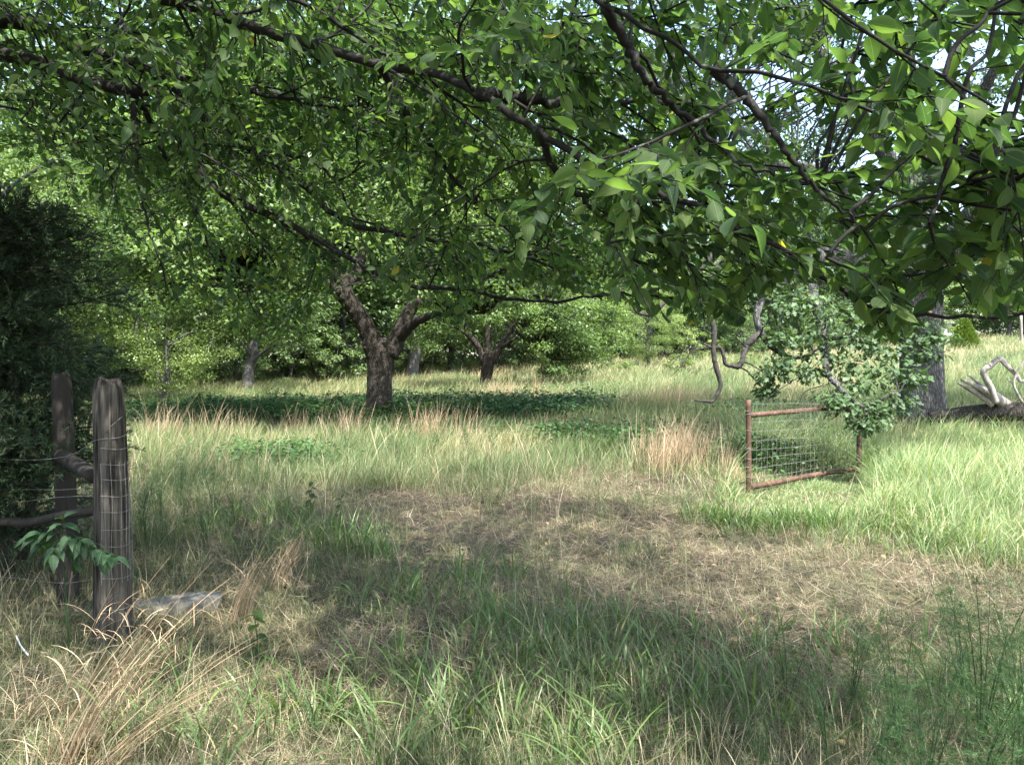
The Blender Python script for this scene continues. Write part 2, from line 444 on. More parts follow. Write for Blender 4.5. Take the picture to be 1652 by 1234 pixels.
def tufts(mb, x, y, per, spread, h, wdt, rnd_fn, lean=(.05, .5), curve=(.2, 1.1), S=4, m=0, hj=.35, z_off=0, wind=None, prof=None):
    """x,y tuft centres; h array of heights per tuft"""
    n = len(x)
    k = per
    X = np.repeat(x, k); Yy = np.repeat(y, k); Hh = np.repeat(h, k)
    a = rng.uniform(0, 2 * np.pi, n * k); r = spread * np.sqrt(rng.uniform(0, 1, n * k))
    X = X + r * np.cos(a); Yy = Yy + r * np.sin(a)
    az = a + rng.normal(0, .5, n * k)
    if wind is not None:
        az = np.where(rng.uniform(0, 1, n * k) < .6, wind + rng.normal(0, .6, n * k), az)
    L = Hh * rng.uniform(1 - hj, 1 + hj, n * k) * (1 - .86 * gate_clear(X, Yy)) * (1 - .42 * log_clear(X, Yy))
    wd = np.maximum(wdt * rng.uniform(.6, 1.3, n * k), .00042 * Yy)
    strips(mb, X, Yy, gz(X, Yy) - .01 + z_off, L, wd, az, rng.uniform(*lean, n * k), rng.uniform(*curve, n * k), rnd_fn(X, Yy, n * k), S, m, prof)

def thatch_mask(x, y):
    e1 = 1 - ((x - .3) / 3.6) ** 2 - ((y - 8.0) / 3.1) ** 2
    e2 = 1 - ((x - 2.2) / 2.4) ** 2 - ((y - 6.4) / 1.9) ** 2
    e3 = 1 - ((x + .9) / 1.6) ** 2 - ((y - 4.2) / 1.5) ** 2
    e4 = 1 - ((x - 1.6) / 1.3) ** 2 - ((y - 11.0) / 3.0) ** 2
    v = np.maximum(np.maximum(e1, e2), np.maximum(e3 * .7, e4)) + .35 * noise2(x, y, 1.1, 5)
    return sstep(-.2, .8, v + .25 * noise2(x, y, .4, 36)) * (.78 + .22 * noise2(x, y, .35, 25))

def right_mask(x, y):
    """bright tall grass beyond the path on the right"""
    d = (x - 2.9) * .8 + (y - 8.3) * .45
    v = d + .35 * noise2(x, y, .9, 6) + .28 * noise2(x, y, .3, 34) - .1
    return sstep(0, .8, v) * sstep(17.5, 14, y) * sstep(.285, .33, x / np.maximum(y, 1) + .02 * noise2(x, y, .5, 35))

def cover_mask(x, y):
    v = 1 - ((x + 5.2) / 8.4) ** 2 - ((y - 24.3 + .10 * x) / 5.4) ** 2 + .25 * noise2(x, y, 2.0, 7)
    return sstep(0, .35, v)

def gate_clear(x, y):
    u = np.asarray(x) / np.maximum(y, .1)
    return sstep(.28, .31, u) * sstep(.50, .46, u) * sstep(8.0, 9.0, y) * sstep(12.6, 12.0, y)

def log_clear(x, y):
    u = np.asarray(x) / np.maximum(y, .1)
    return sstep(.42, .52, u) * sstep(10.0, 12.5, y) * sstep(20, 17, y)

def left_mask(x, y):
    return sstep(-1.7, -2.6, x + .5 * noise2(x, y, 1, 8)) * sstep(5.2, 6.5, y)

def keep(x, y, p):
    k = rng.uniform(0, 1, len(x)) < p
    return x[k], y[k]

# flattened straw litter
mb = MB()
x, y = sample(250000, 2.5, 20)
p = .42 + .58 * thatch_mask(x, y); p *= .22 + .78 * sstep(-.6, .5, noise2(x, y, .38, 9) + .5 * noise2(x, y, .13, 33)); p *= 1 - .75 * right_mask(x, y)
x, y = keep(x, y, p); n = len(x)
strips(mb, x, y, gz(x, y) + rng.uniform(.0, .05, n) * (1 + noise2(x, y, .4, 10)), rng.uniform(.08, .30, n), np.maximum(rng.uniform(.0018, .004, n), .0005 * y),
       rng.uniform(0, 6.283, n), rng.uniform(1.15, 1.65, n), rng.uniform(-.5, .5, n), np.clip(rng.normal(.45, .24, n), 0, 1), S=3, twist=1.5)
tagp(mb.build("straw_litter", M_STRAW), "flattened dry straw and hay litter over the bare path through the gateway", "straw", kind="stuff")

# fallen leaves and bits of twig on the straw
mb = MB(); x, y = sample(2600, 2.6, 13); n = len(x); a = rng.uniform(0, 6.283, n)
stamp(mb, LEAF_ELM_LO, np.stack([x, y, gz(x, y) + rng.uniform(.01, .06, n)], -1), np.stack([np.cos(a), np.sin(a), rng.normal(0, .3, n)], -1), unit(np.stack([rng.normal(0, .5, n), rng.normal(0, .5, n), np.ones(n)], -1)), rng.uniform(.025, .06, n), rng.uniform(0, 1, n))
x, y = sample(500, 2.6, 13); n = len(x)
strips(mb, x, y, gz(x, y) + .03, rng.uniform(.1, .45, n), rng.uniform(.004, .009, n), rng.uniform(0, 6.283, n), rng.uniform(1.35, 1.6, n), rng.uniform(-.2, .2, n), rng.uniform(0, .15, n), S=3)
tagp(mb.build("fallen_leaves", M_FALLEN), "small brown fallen leaves and twig bits strewn over the straw", "fallen leaves", kind="stuff")

# short fine grass over everything near
mb = MB()
x, y = sample(26000, 2.5, 22)
tm = thatch_mask(x, y); nz = noise2(x, y, .8, 11)
x, y = keep(x, y, np.clip(.9 - .28 * tm + .5 * nz, .12, 1)); n = len(x); tm = thatch_mask(x, y)
hh = (.06 + .12 * (1 - tm) * (1 + .5 * noise2(x, y, 1.5, 12)) * (.6 + .4 * sstep(4, 8, y))) * rng.uniform(.5, 1.5, n)
tufts(mb, x, y, 8, .06, hh, .003, lambda X, Y, k: np.clip(rng.normal(.48, .22, k) + .26 * thatch_mask(X, Y), 0, 1), lean=(.1, .9), curve=(.1, 1.0), S=3)
tagp(mb.build("short_grass", M_GRASS), "short mixed green and dry grass in the foreground", "grass", kind="stuff")

# knee-high fine grass away from the path
mb = MB()
x, y = sample(13500, 2.6, 24)
tm = thatch_mask(x, y); nz = noise2(x, y, 1.4, 13)
x, y = keep(x, y, np.clip((1 - 1.0 * tm) * (.50 + .65 * nz) * (.42 + .58 * sstep(4.5, 7.5, y)), 0, 1)); n = len(x)
hh = (.13 + .28 * sstep(3.5, 11, y) + .09 * noise2(x, y, 1.8, 14) + .08 * left_mask(x, y)) * rng.uniform(.7, 1.25, n)
tufts(mb, x, y, 12, .09, hh, .0032, lambda X, Y, k: np.clip(rng.normal(.38, .2, k), 0, 1), lean=(.03, .65), curve=(.3, 2.0), S=6)
tagp(mb.build("knee_high_grass", M_GRASS), "knee high fine grass growing round the trodden path", "grass", kind="stuff")

# seed stems and dry stalks standing above
mb = MB()
x, y = sample(6500, 2.6, 20)
x, y = keep(x, y, np.clip((1 - .9 * thatch_mask(x, y)) * (.5 + .6 * noise2(x, y, 1.6, 15)), .03, 1)); n = len(x)
hh = (.22 + .35 * sstep(3.5, 9, y)) * rng.uniform(.6, 1.5, n)
tufts(mb, x, y, 3, .08, hh, .0024, lambda X, Y, k: rng.uniform(.2, 1, k), lean=(.02, .6), curve=(.0, .9), S=5, prof=[.8, .7, .6, .6, .9, .3])
tagp(mb.build("dry_stalks", M_STRAW), "thin pale dry stalks standing loose above the green grass", "dry stalks", kind="stuff")

# broad-bladed grass, in patches
mb = MB()
spots = [(-.10, 3.5, .75, 130), (.25, 4.3, .7, 110), (-1.15, 3.35, .5, 55), (.95, 3.6, .55, 60), (1.5, 4.6, .7, 40), (-2.0, 7.3, .7, 60), (-.75, 5.2, .6, 45),
         (-1.3, 6.8, .35, 30), (3.3, 8.1, .7, 130), (2.6, 8.3, .6, 90), (4.3, 7.0, .9, 80), (5.4, 8.2, 1.0, 90), (-2.9, 8.5, .8, 70), (-.2, 5.9, .35, 22), (2.3, 3.6, .5, 35), (.3, 3.1, .3, 28)]
bx, by = [], []
for (cx_, cy_, r_, k_) in spots:
    a = rng.uniform(0, 6.283, k_); rr = r_ * np.sqrt(rng.uniform(0, 1, k_)) ; bx.append(cx_ + rng.normal(0, r_ * .6, k_)); by.append(np.maximum(cy_ + rng.normal(0, r_ * .45, k_), 2.6))
bx = np.concatenate(bx); by = np.concatenate(by); k_ = rng.uniform(0, 1, len(bx)) < np.where(by < 6.3, .6, .9); bx, by = bx[k_], by[k_]; n = len(bx)
tufts(mb, bx, by, 7, .035, rng.uniform(.16, .42, n), .0095, lambda X, Y, k: np.clip(rng.normal(.5, .24, k), 0, 1), lean=(.1, .6), curve=(.5, 2.0), S=7, prof=[.7, 1, 1, .85, .6, .08])
tagp(mb.build("broad_bladed_grass", M_BROADG), "dark green broad bladed grass in arching clumps beside the path", "grass", kind="stuff")

# tall bright grass on the right
mb = MB()
x, y = sample(11000, 6, 17.5, (1080, 1950))
x, y = keep(x, y, right_mask(x, y)); n = len(x)
hh = (.34 + .34 * sstep(7, 11, y)) * rng.uniform(.5, 1.35, n) * (1 + .28 * noise2(x, y, .8, 16))
tufts(mb, x, y, 13, .14, hh, .0068, lambda X, Y, k: np.clip(rng.normal(.45, .27, k), 0, 1), lean=(.02, .65), curve=(.4, 2.3), S=7, wind=.4, prof=[.7, 1, .9, .7, .1])
tagp(mb.build("tall_grass", M_TALL), "tall bright green grass arching in the sun right of the gate", "grass", kind="stuff")

# meadow beyond
mb = MB()
x, y = sample(46000, 10.5, 110)
tan = sstep(.25, .8, noise2(x, y, 2.6, 17) + .3 * sstep(30, 60, y))
x, y = keep(x, y, (1 - .85 * cover_mask(x, y)) * sstep(10.5, 13.5, y + noise2(x, y, 1.5, 18)) * (1 - thatch_mask(x, y)) * (1 - .7 * right_mask(x, y))); n = len(x)
hh = (.40 + .22 * sstep(14, 40, y)) * rng.uniform(.5, 1.3, n) * (1 + .25 * noise2(x, y, 3.0, 19)) * (1 + .2 * noise2(x, y, .9, 29))
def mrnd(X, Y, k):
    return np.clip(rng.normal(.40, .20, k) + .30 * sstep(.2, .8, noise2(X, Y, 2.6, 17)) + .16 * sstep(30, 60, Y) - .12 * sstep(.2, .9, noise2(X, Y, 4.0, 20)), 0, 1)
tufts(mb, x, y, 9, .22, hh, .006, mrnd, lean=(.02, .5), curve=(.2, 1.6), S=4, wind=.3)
tagp(mb.build("meadow_grass", M_MEADOW), "sunlit meadow grass rolling back to the wood edge", "grass", kind="stuff")

# pinkish tan stems standing in front of the forked tree and by the gate
mb = MB()
cl = [(-7.6, 17.3, 1.3, 44), (-5.4, 18.2, .5, 16), (-2.0, 17.0, .55, 46), (-3.9, 17.6, .5, 22), (-1.1, 16.2, .4, 14), (-9.2, 16.4, .5, 14), (2.7, 12.6, .5, 60), (3.1, 13.6, .7, 60), (5.0, 24, 1.6, 90), (3.6, 11.7, .35, 55), (-4.8, 11.5, 1.2, 20), (.0, 31, 2.2, 50)]
bx, by = [], []
for (cx_, cy_, r_, k_) in cl:
    bx.append(rng.normal(cx_, r_ * .6, k_)); by.append(rng.normal(cy_, r_ * .3, k_))
bx = np.concatenate(bx); by = np.concatenate(by)
tufts(mb, bx, by, 7, .10, rng.uniform(.5, .95, len(bx)), .006, lambda X, Y, k: rng.uniform(0, 1, k), lean=(.0, .35), curve=(.0, .8), S=4, wind=.2)
tagp(mb.build("tan_grass_stems", M_TAN), "pinkish tan dead grass stems standing in front of the forked tree", "dry grass", kind="stuff")

# leafy ground cover in the forked tree's shade
mb = MB()
x, y = sample(60000, 18.5, 34, (60, 1100), 1.5)
x, y = keep(x, y, cover_mask(x, y)); n = len(x)
hh = .58 * rng.uniform(.25, 1.0, n) * (1 + .35 * noise2(x, y, 1.2, 21)) + .04
pos = np.stack([x, y, gz(x, y) + hh], -1)
a = rng.uniform(0, 6.283, n)
xd = np.stack([np.cos(a), np.sin(a), rng.uniform(-.4, .15, n)], -1)
nd = unit(np.stack([rng.normal(0, .35, n), rng.normal(-.1, .35, n), np.ones(n)], -1))
stamp(mb, KITE, pos, xd, nd, rng.uniform(.10, .19, n), rng.uniform(0, 1, n))
# greener leafy patches out in the field
for (cx_, cy_, r_, k_) in [(1.2, 16.2, 1.3, 1700), (2.8, 15.2, 1.0, 1500), (4.2, 12.8, .9, 1300), (-4.2, 13.2, 1.2, 1200), (6.5, 20, 1.6, 1200), (1.5, 24, 2.0, 2600), (3.2, 34, 3, 2000), (-12, 30, 3.5, 3500), (-16, 38, 5, 4000)]:
    px_ = rng.normal(cx_, r_ * .5, k_); py_ = rng.normal(cy_, r_ * .4, k_)
    pos = np.stack([px_, py_, gz(px_, py_) + rng.uniform(.05, .5, k_)], -1)
    a = rng.uniform(0, 6.283, k_)
    stamp(mb, KITE, pos, np.stack([np.cos(a), np.sin(a), rng.uniform(-.4, .3, k_)], -1), unit(np.stack([rng.normal(0, .5, k_), rng.normal(-.2, .5, k_), np.ones(k_)], -1)),
          rng.uniform(.07, .13, k_), rng.uniform(0, 1, k_))
tagp(mb.build("leafy_ground_cover", M_WEED), "dark leafy ground cover spreading in the shade of the forked tree", "ground cover", kind="stuff")

# ------------------------------------------------------------------ generic tree crowns
def leaf_clump(mb, tpl, C, rad, per, size, flat=.65, outward=.5, m=0, keepfn=None, fill=.6):
    """C (n,3) clump centres, rad (n,), per leaves per clump"""
    n = len(C)
    P = np.repeat(C, per, 0); rr = np.repeat(rad, per)
    d = unit(rng.normal(0, 1, (n * per, 3)))
    r = rr * rng.uniform(0, 1, n * per) ** (fill)
    off = d * r[:, None] * np.array([1, 1, flat])
    pos = P + off
    nd = unit(np.array([0, 0, 1.0]) + outward * d + rng.normal(0, .35, (n * per, 3)))
    xd = unit(d * np.array([1, 1, .2]) + rng.normal(0, .6, (n * per, 3)) + np.array([0, 0, -.35]))
    base = np.repeat(rng.uniform(0.1, .75, n), per)
    rnd = np.clip(base + rng.normal(0, .16, n * per), 0, 1)
    sz = rng.uniform(.7, 1.25, n * per) * size
    if keepfn is not None:
        k = keepfn(pos); pos, xd, nd, sz, rnd = pos[k], xd[k], nd[k], sz[k], rnd[k]
    stamp(mb, tpl, pos, xd, nd, sz, rnd, m)

def connect(mb, A, B, r0, r1, sides=5, sag=.15, m=0, seed=0):
    A = np.asarray(A); B = np.asarray(B); L = np.linalg.norm(B - A)
    r_ = np.random.default_rng(seed)
    mids = [A + (B - A) * t + np.array([0, 0, sag * L * math.sin(math.pi * t)]) + r_.normal(0, .05 * L, 3) * math.sin(math.pi * t) for t in (.33, .66)]
    P = spline([A, *mids, B], 8)
    tube(mb, P, np.linspace(r0, r1, 8), sides, m=m, cap=False)

def crown_points(n, c, rad, zmin, r):
    d = unit(r.normal(0, 1, (n * 4, 3)))
    q = r.uniform(.25, 1, n * 4) ** .45
    P = np.asarray(c) + d * q[:, None] * np.asarray(rad)
    P = P[P[:, 2] > zmin]
    return P[:n]

def generic_tree(seed, H=15, Rc=5, trunk_r=.28, fork=3.0, nclump=150, per=110, leaf=.2, zlow=2.0, mat=None, shape=1.0):
    """returns [(mesh name, mesh)] for trunk, limbs, crown around the origin"""
    global rng
    keep_rng = rng; rng = np.random.default_rng(seed)
    r = rng
    tb = MB(); P = spline([(0, 0, -.3), (r.normal(0, .1), r.normal(0, .1), fork * .5), (r.normal(0, .15), r.normal(0, .15), fork), (r.normal(0, .5), r.normal(0, .5), H * .8)], 18)
    tube(tb, P, np.interp(np.linspace(0, 1, 18), [0, .06, .3, 1], [trunk_r * 1.35, trunk_r, trunk_r * .8, .04]), 10, rough=.05, seed=seed)
    C = crown_points(nclump, (0, 0, (H + zlow) / 2), (Rc, Rc, (H - zlow) / 2 * shape), zlow, r)
    lb = MB()
    limbs = []
    for i in range(9):
        a = i * 2.4 + r.uniform(0, 1); t0 = r.uniform(.2, .75); s = P[int(t0 * 17)]
        z = s[2] + r.uniform(.5, 3.5); rr = Rc * r.uniform(.5, .85)
        e = np.array([math.cos(a) * rr, math.sin(a) * rr, min(z, H * .9)])
        L = spline([s, s * .55 + e * .45 + [0, 0, .6], e], 10); limbs.append(L)
        tube(lb, L, np.linspace(trunk_r * .42, .03, 10), 6, cap=False)
    LP = np.vstack(limbs + [P[8:]])
    for i, c in enumerate(C[::2]):
        k = np.argmin(np.linalg.norm(LP - c, axis=1)); connect(lb, LP[k], c, .035, .012, 4, .1, seed=i)
    cb = MB()
    leaf_clump(cb, KITE, C, r.uniform(.5, 1.25, len(C)) * Rc / 5, per, leaf, flat=.6)
    out = [("trunk", tb.mesh("trunk", M_BARKG)), ("limb", lb.mesh("limb", M_BARKG)), ("crown", cb.mesh("crown", mat or M_FARLEAF))]
    rng = keep_rng
    return out

def place(parts, name, loc, rz, s, label, cat, group=None, sz=None):
    root = empty(name, loc, label, cat, group)
    root.rotation_euler = (0, 0, rz); root.scale = (s, s, sz or s)
    for nm, me in parts:
        o = bpy.data.objects.new(nm, me); col.objects.link(o); o.parent = root
    return root

# ---- the wood at the back
TV = [generic_tree(101, 17, 5.5, .28, 4, 170, 120, .26, 1.6), generic_tree(102, 14, 5, .22, 3, 150, 120, .25, 1.0),
      generic_tree(103, 19, 5.2, .3, 5, 180, 120, .27, 2.4, mat=M_FARLEAF3), generic_tree(104, 12, 4.6, .2, 2.5, 130, 120, .24, .8, mat=M_FARLEAF2),
      generic_tree(105, 15, 6, .26, 3.5, 170, 120, .26, 1.4)]
BV = [generic_tree(201, 4.5, 2.6, .07, .6, 60, 110, .16, .1, mat=M_FARLEAF), generic_tree(202, 3.4, 2.4, .06, .4, 50, 110, .15, .1, mat=M_FARLEAF2),
      generic_tree(203, 5.5, 2.4, .08, .8, 60, 110, .17, .1)]
EPX = [-400, 0, 300, 550, 800, 950, 1150, 1400, 1700, 2100]
EY = [40, 46, 52, 58, 68, 74, 72, 76, 84, 86]
r = random.Random(5)
LM = [(0, "behind the dark cedar at the left edge"), (88, "above the slim second fence post"), (176, "above the weathered corner post"), (264, "behind the small bright round headed tree"),
      (352, "left of the forked tree's lowest bough"), (440, "behind the forked tree's left limb"), (528, "just left of the forked trunk"), (616, "straight behind the forked trunk"),
      (704, "between the forked tree and the smaller pasture tree"), (792, "straight behind the smaller pasture tree"), (880, "behind the pale green bushy tree"), (968, "left of the short trunked yellow green tree"),
      (1056, "behind the short trunked yellow green tree"), (1144, "behind the hanging dead branch"), (1232, "above the left pipe of the gate"), (1320, "behind the oak's low leafy sprays"),
      (1408, "just left of the big oak trunk"), (1496, "straight behind the big oak trunk"), (1584, "behind the cone shaped young cedar"), (1652, "beside the pale wooden pole")]
_seen = {}
def lm_label(kind, px):
    if px < -45 or px > 1700: return kind + " outside the view beyond its edge"
    m = min(LM, key=lambda q: abs(q[0] - px))
    k = (kind, m[1]); _seen[k] = _seen.get(k, 0) + 1
    return kind + {1: " ", 2: " on the right hand side "}.get(_seen[k], " further right ") + m[1]
names_row = {0: "tall green tree in the front row of the wood behind the meadow", 1: "tree deep in the wood behind the front row"}
for px in range(-330, 2000, 88):
    Y = np.interp(px, EPX, EY) + r.uniform(-1.5, 4)
    x = (px + r.uniform(-25, 25) - CX) / FPX * Y
    v = r.randrange(5); s = r.uniform(.85, 1.15)
    s *= .85 if px > 930 else 1.6
    place(TV[v], "wood_tree", (x, Y, float(gz(x, Y)) - .1), r.uniform(0, 6.28), s, lm_label("tall wood tree", px), "tree", "trees in the front row of the wood")
for px in range(-330, 2050, 70):
    Y = np.interp(px, EPX, EY) + r.uniform(11, 18)
    x = (px + r.uniform(-30, 30) - CX) / FPX * Y
    v = r.randrange(5); s = r.uniform(1.0, 1.3)
    if px > 930: s *= .95
    place(TV[v], "wood_tree", (x, Y, float(gz(x, Y)) - .1), r.uniform(0, 6.28), s, names_row[1], "tree", "trees deeper in the wood")
for px in range(-300, 2000, 62):
    Y = np.interp(px, EPX, EY) + r.uniform(-4, 1)
    if 1500 < px < 1580: continue
    x = (px + r.uniform(-20, 20) - CX) / FPX * Y
    place(BV[r.randrange(3)], "edge_shrub", (x, Y, float(gz(x, Y)) - .1), r.uniform(0, 6.28), r.uniform(.7, 1.25), lm_label("wood edge shrub", px), "shrub", "shrubs along the wood edge")
# the wood mass closing the view behind them
mb = MB(); n = 1500
u_ = rng.uniform((-400 - CX) / FPX, (2050 - CX) / FPX, n); yy_ = np.interp(CX + u_ * FPX, EPX, EY) + rng.uniform(24, 36, n)
zz_ = gz(u_ * yy_, yy_) + rng.uniform(0, 1, n) ** 1.1 * np.where(u_ > 0, 13, 17)
leaf_clump(mb, KITE, np.stack([u_ * yy_, yy_, zz_], -1), rng.uniform(1.6, 2.6, n), 120, .42, flat=.7)
n = 500
u_ = rng.uniform((-400 - CX) / FPX, (2050 - CX) / FPX, n); yy_ = np.interp(CX + u_ * FPX, EPX, EY) + rng.uniform(14, 20, n)
leaf_clump(mb, KITE, np.stack([u_ * yy_, yy_, gz(u_ * yy_, yy_) + rng.uniform(0, 4.5, n)], -1), rng.uniform(1.3, 2.0, n), 100, .36, flat=.7)
tagp(mb.build("far_wood", M_FARLEAF), "unbroken mass of the wood closing the view behind the trees", "wood", kind="stuff")
# nearer trees on the left and a few that stand out
def near_tree(parts, px, Y, s, label, name="broadleaf_tree", cat="tree", rz=0, sz=None):
    x = (px - CX) / FPX * Y
    place(parts, name, (x, Y, float(gz(x, Y)) - .1), rz, s, label, cat, sz=sz)
NT1 = generic_tree(301, 13, 5.2, .25, 2.6, 190, 170, .15, 1.3, mat=M_FARLEAF2)
NT2 = generic_tree(302, 15, 5.6, .3, 3.2, 210, 170, .15, 1.6)
near_tree(NT2, -40, 27, 1.0, "tall leafy tree rising behind the dark cedar at the left edge", rz=1)
near_tree(NT1, 150, 33, 1.05, "sunlit tree between the cedar and the bright round headed tree", rz=2)
near_tree(NT1, 265, 31, .62, "small bright green round headed tree left of the forked tree", rz=4)
near_tree(NT2, 400, 42, 1.05, "tall tree in sun behind the left side of the forked tree", rz=3)
near_tree(NT1, 900, 58, .62, "pale green bushy tree right of the second pasture tree", rz=5)
near_tree(NT1, 1045, 60, .55, "small yellow green tree with a short trunk at the top of the slope", rz=0.5)
near_tree(BV[1], 1005, 52, .38, "tiny yellow green bush in the meadow below the short trunked tree", "young_bush", "bush")
near_tree(BV[1], 1098, 50, .45, "little bright bush left of the hanging dead branch", "young_bush", "bush", rz=2)
near_tree(BV[1], 1205, 48, .4, "little bright bush just right of the hanging dead branch", "young_bush", "bush", rz=3)

# ------------------------------------------------------------------ forked tree and second pasture tree
def pasture_tree(name, label, base_px, base_Y, trunk_pts, limbs, crown_c, crown_r, zmin, nclump, per, leaf, Y0, lowfn=None, limb_label=None, seed=1, skirt=0):
    """trunk_pts: (px,py,radius_m), limbs: list of [(px,py,Y,r)...]"""
    global rng
    kr = rng; rng = np.random.default_rng(seed)
    bx = (base_px - CX) / FPX * base_Y
    root = empty(name, (bx, base_Y, float(gz(bx, base_Y))), label, "tree")
    tb = MB(); T = np.array([[*W(a, b, base_Y), c] for a, b, c in trunk_pts]); S_ = spline(T, 26)
    tube(tb, S_[:, :3], S_[:, 3], 40, rough=.02, seed=3, ridge=.10)
    part(tb, "trunk", M_BARK, root)
    pts = [S_[10:, :3]]
    for k, L in enumerate(limbs):
        lb = MB(); A = np.array([[*W(a, b, yy), c] for a, b, yy, c in L]); n = 8 * len(L)
        A = spline(A, n); A[:, :3] += np.random.default_rng(k + 7).normal(0, .015, (n, 3)) * (np.arange(n)[:, None] > 2)
        tube(lb, A[:, :3], np.maximum(A[:, 3], .01), 16, rough=.04, seed=k)
        part(lb, "limb", M_BARK, root)
        pts.append(A[:, :3])
    LP = np.vstack(pts)
    C = crown_points(nclump, crown_c, crown_r, zmin, rng)
    a_ = rng.uniform(0, 6.283, skirt); q_ = rng.uniform(.45, 1.0, skirt)
    K = np.stack([crown_c[0] + crown_r[0] * q_ * np.cos(a_), crown_c[1] + crown_r[1] * q_ * np.sin(a_), rng.uniform(zmin + .3, crown_c[2] - 1.0, skirt)], -1)
    C = np.vstack([C, K])
    if lowfn is not None: C = C[lowfn(C)]
    tw = MB()
    for i, c in enumerate(C):
        k = np.argmin(np.linalg.norm(LP - c, axis=1)); connect(tw, LP[k], c, .045, .012, 4, .12, seed=i)
    part(tw, "twigs", M_LIMB, root)
    cb = MB(); leaf_clump(cb, KITE, C, rng.uniform(.45, 1.05, len(C)), per, leaf, flat=.55)
    part(cb, "crown", M_MIDLEAF, root)
    rng = kr
    return root

def rows(C):
    return CY - (C[:, 2] - EYE) / C[:, 1] * FPX, CX + C[:, 0] / C[:, 1] * FPX

def low1(C):
    row, px = rows(C)
    lim = np.interp(px, [100, 200, 300, 400, 460, 500, 530, 660, 690, 740, 830, 950, 1050], [420, 490, 520, 540, 550, 500, 385, 385, 500, 500, 470, 450, 430])
    return row < lim
pasture_tree("forked_tree", "large tree with a forked furrowed trunk standing alone in the meadow", 612, 22,
             [(612, 705, .62), (612, 690, .49), (612, 672, .41), (612, 640, .37), (613, 600, .36), (616, 570, .40), (618, 555, .36), (619, 545, .2)],
             [[(606, 575, 22, .30), (598, 545, 21.9, .28), (583, 515, 21.8, .25), (565, 488, 21.7, .24), (545, 468, 21.6, .21), (515, 455, 21.4, .15), (470, 448, 21, .10), (420, 440, 20.4, .05)],
              [(628, 575, 22, .28), (640, 548, 22.1, .25), (652, 520, 22.3, .22), (668, 490, 22.6, .19), (690, 450, 23, .16), (720, 400, 23.5, .12), (760, 330, 24, .06)],
              [(560, 484, 21.7, .22), (552, 455, 21.6, .22), (540, 425, 21.6, .20), (520, 395, 21.4, .17), (480, 350, 21, .12), (420, 290, 20.5, .07)],
              [(640, 548, 22.1, .18), (664, 525, 21.6, .15), (690, 510, 21, .11), (730, 505, 20.2, .07), (780, 505, 19.4, .03)],
              [(545, 468, 21.6, .2), (575, 440, 22, .16), (590, 380, 22.5, .14), (600, 300, 22.6, .10), (610, 200, 22.6, .05)],
              [(668, 490, 22.6, .15), (660, 430, 22.8, .12), (650, 350, 23, .08), (640, 280, 23, .04)],
              [(602, 575, 22, .1), (592, 568, 21.8, .07), (588, 560, 21.7, .05)]],
             (-4.4, 22, 7.2), (8.2, 6.5, 6.6), 1.9, 820, 170, .13, 22, low1, seed=31, skirt=330)

def low2(C):
    row, px = rows(C)
    lim = np.interp(px, [600, 700, 760, 790, 830, 880, 960, 1000], [560, 560, 530, 520, 540, 600, 600, 560])
    return row < lim
pasture_tree("smaller_pasture_tree", "smaller dark trunked tree standing behind and right of the forked tree", 784, 42,
             [(784, 645, .46), (784, 632, .38), (785, 605, .33), (787, 585, .36), (788, 572, .33), (789, 565, .15)],
             [[(780, 585, 42, .22), (772, 560, 42, .18), (760, 545, 42, .15), (742, 532, 42, .09), (700, 520, 42, .04)],
              [(794, 585, 42, .25), (802, 570, 42, .2), (812, 550, 42, .16), (830, 520, 42, .10), (850, 480, 42, .05)],
              [(787, 575, 42, .2), (786, 550, 42, .16), (790, 500, 42, .12), (785, 440, 42, .05)],
              [(806, 562, 42, .12), (838, 545, 41, .09), (865, 560, 40, .05), (890, 580, 39.5, .03)]],
             (0.2, 42, 6.6), (6.6, 5.5, 5.6), 1.9, 260, 170, .16, 42, low2, seed=47, skirt=150)

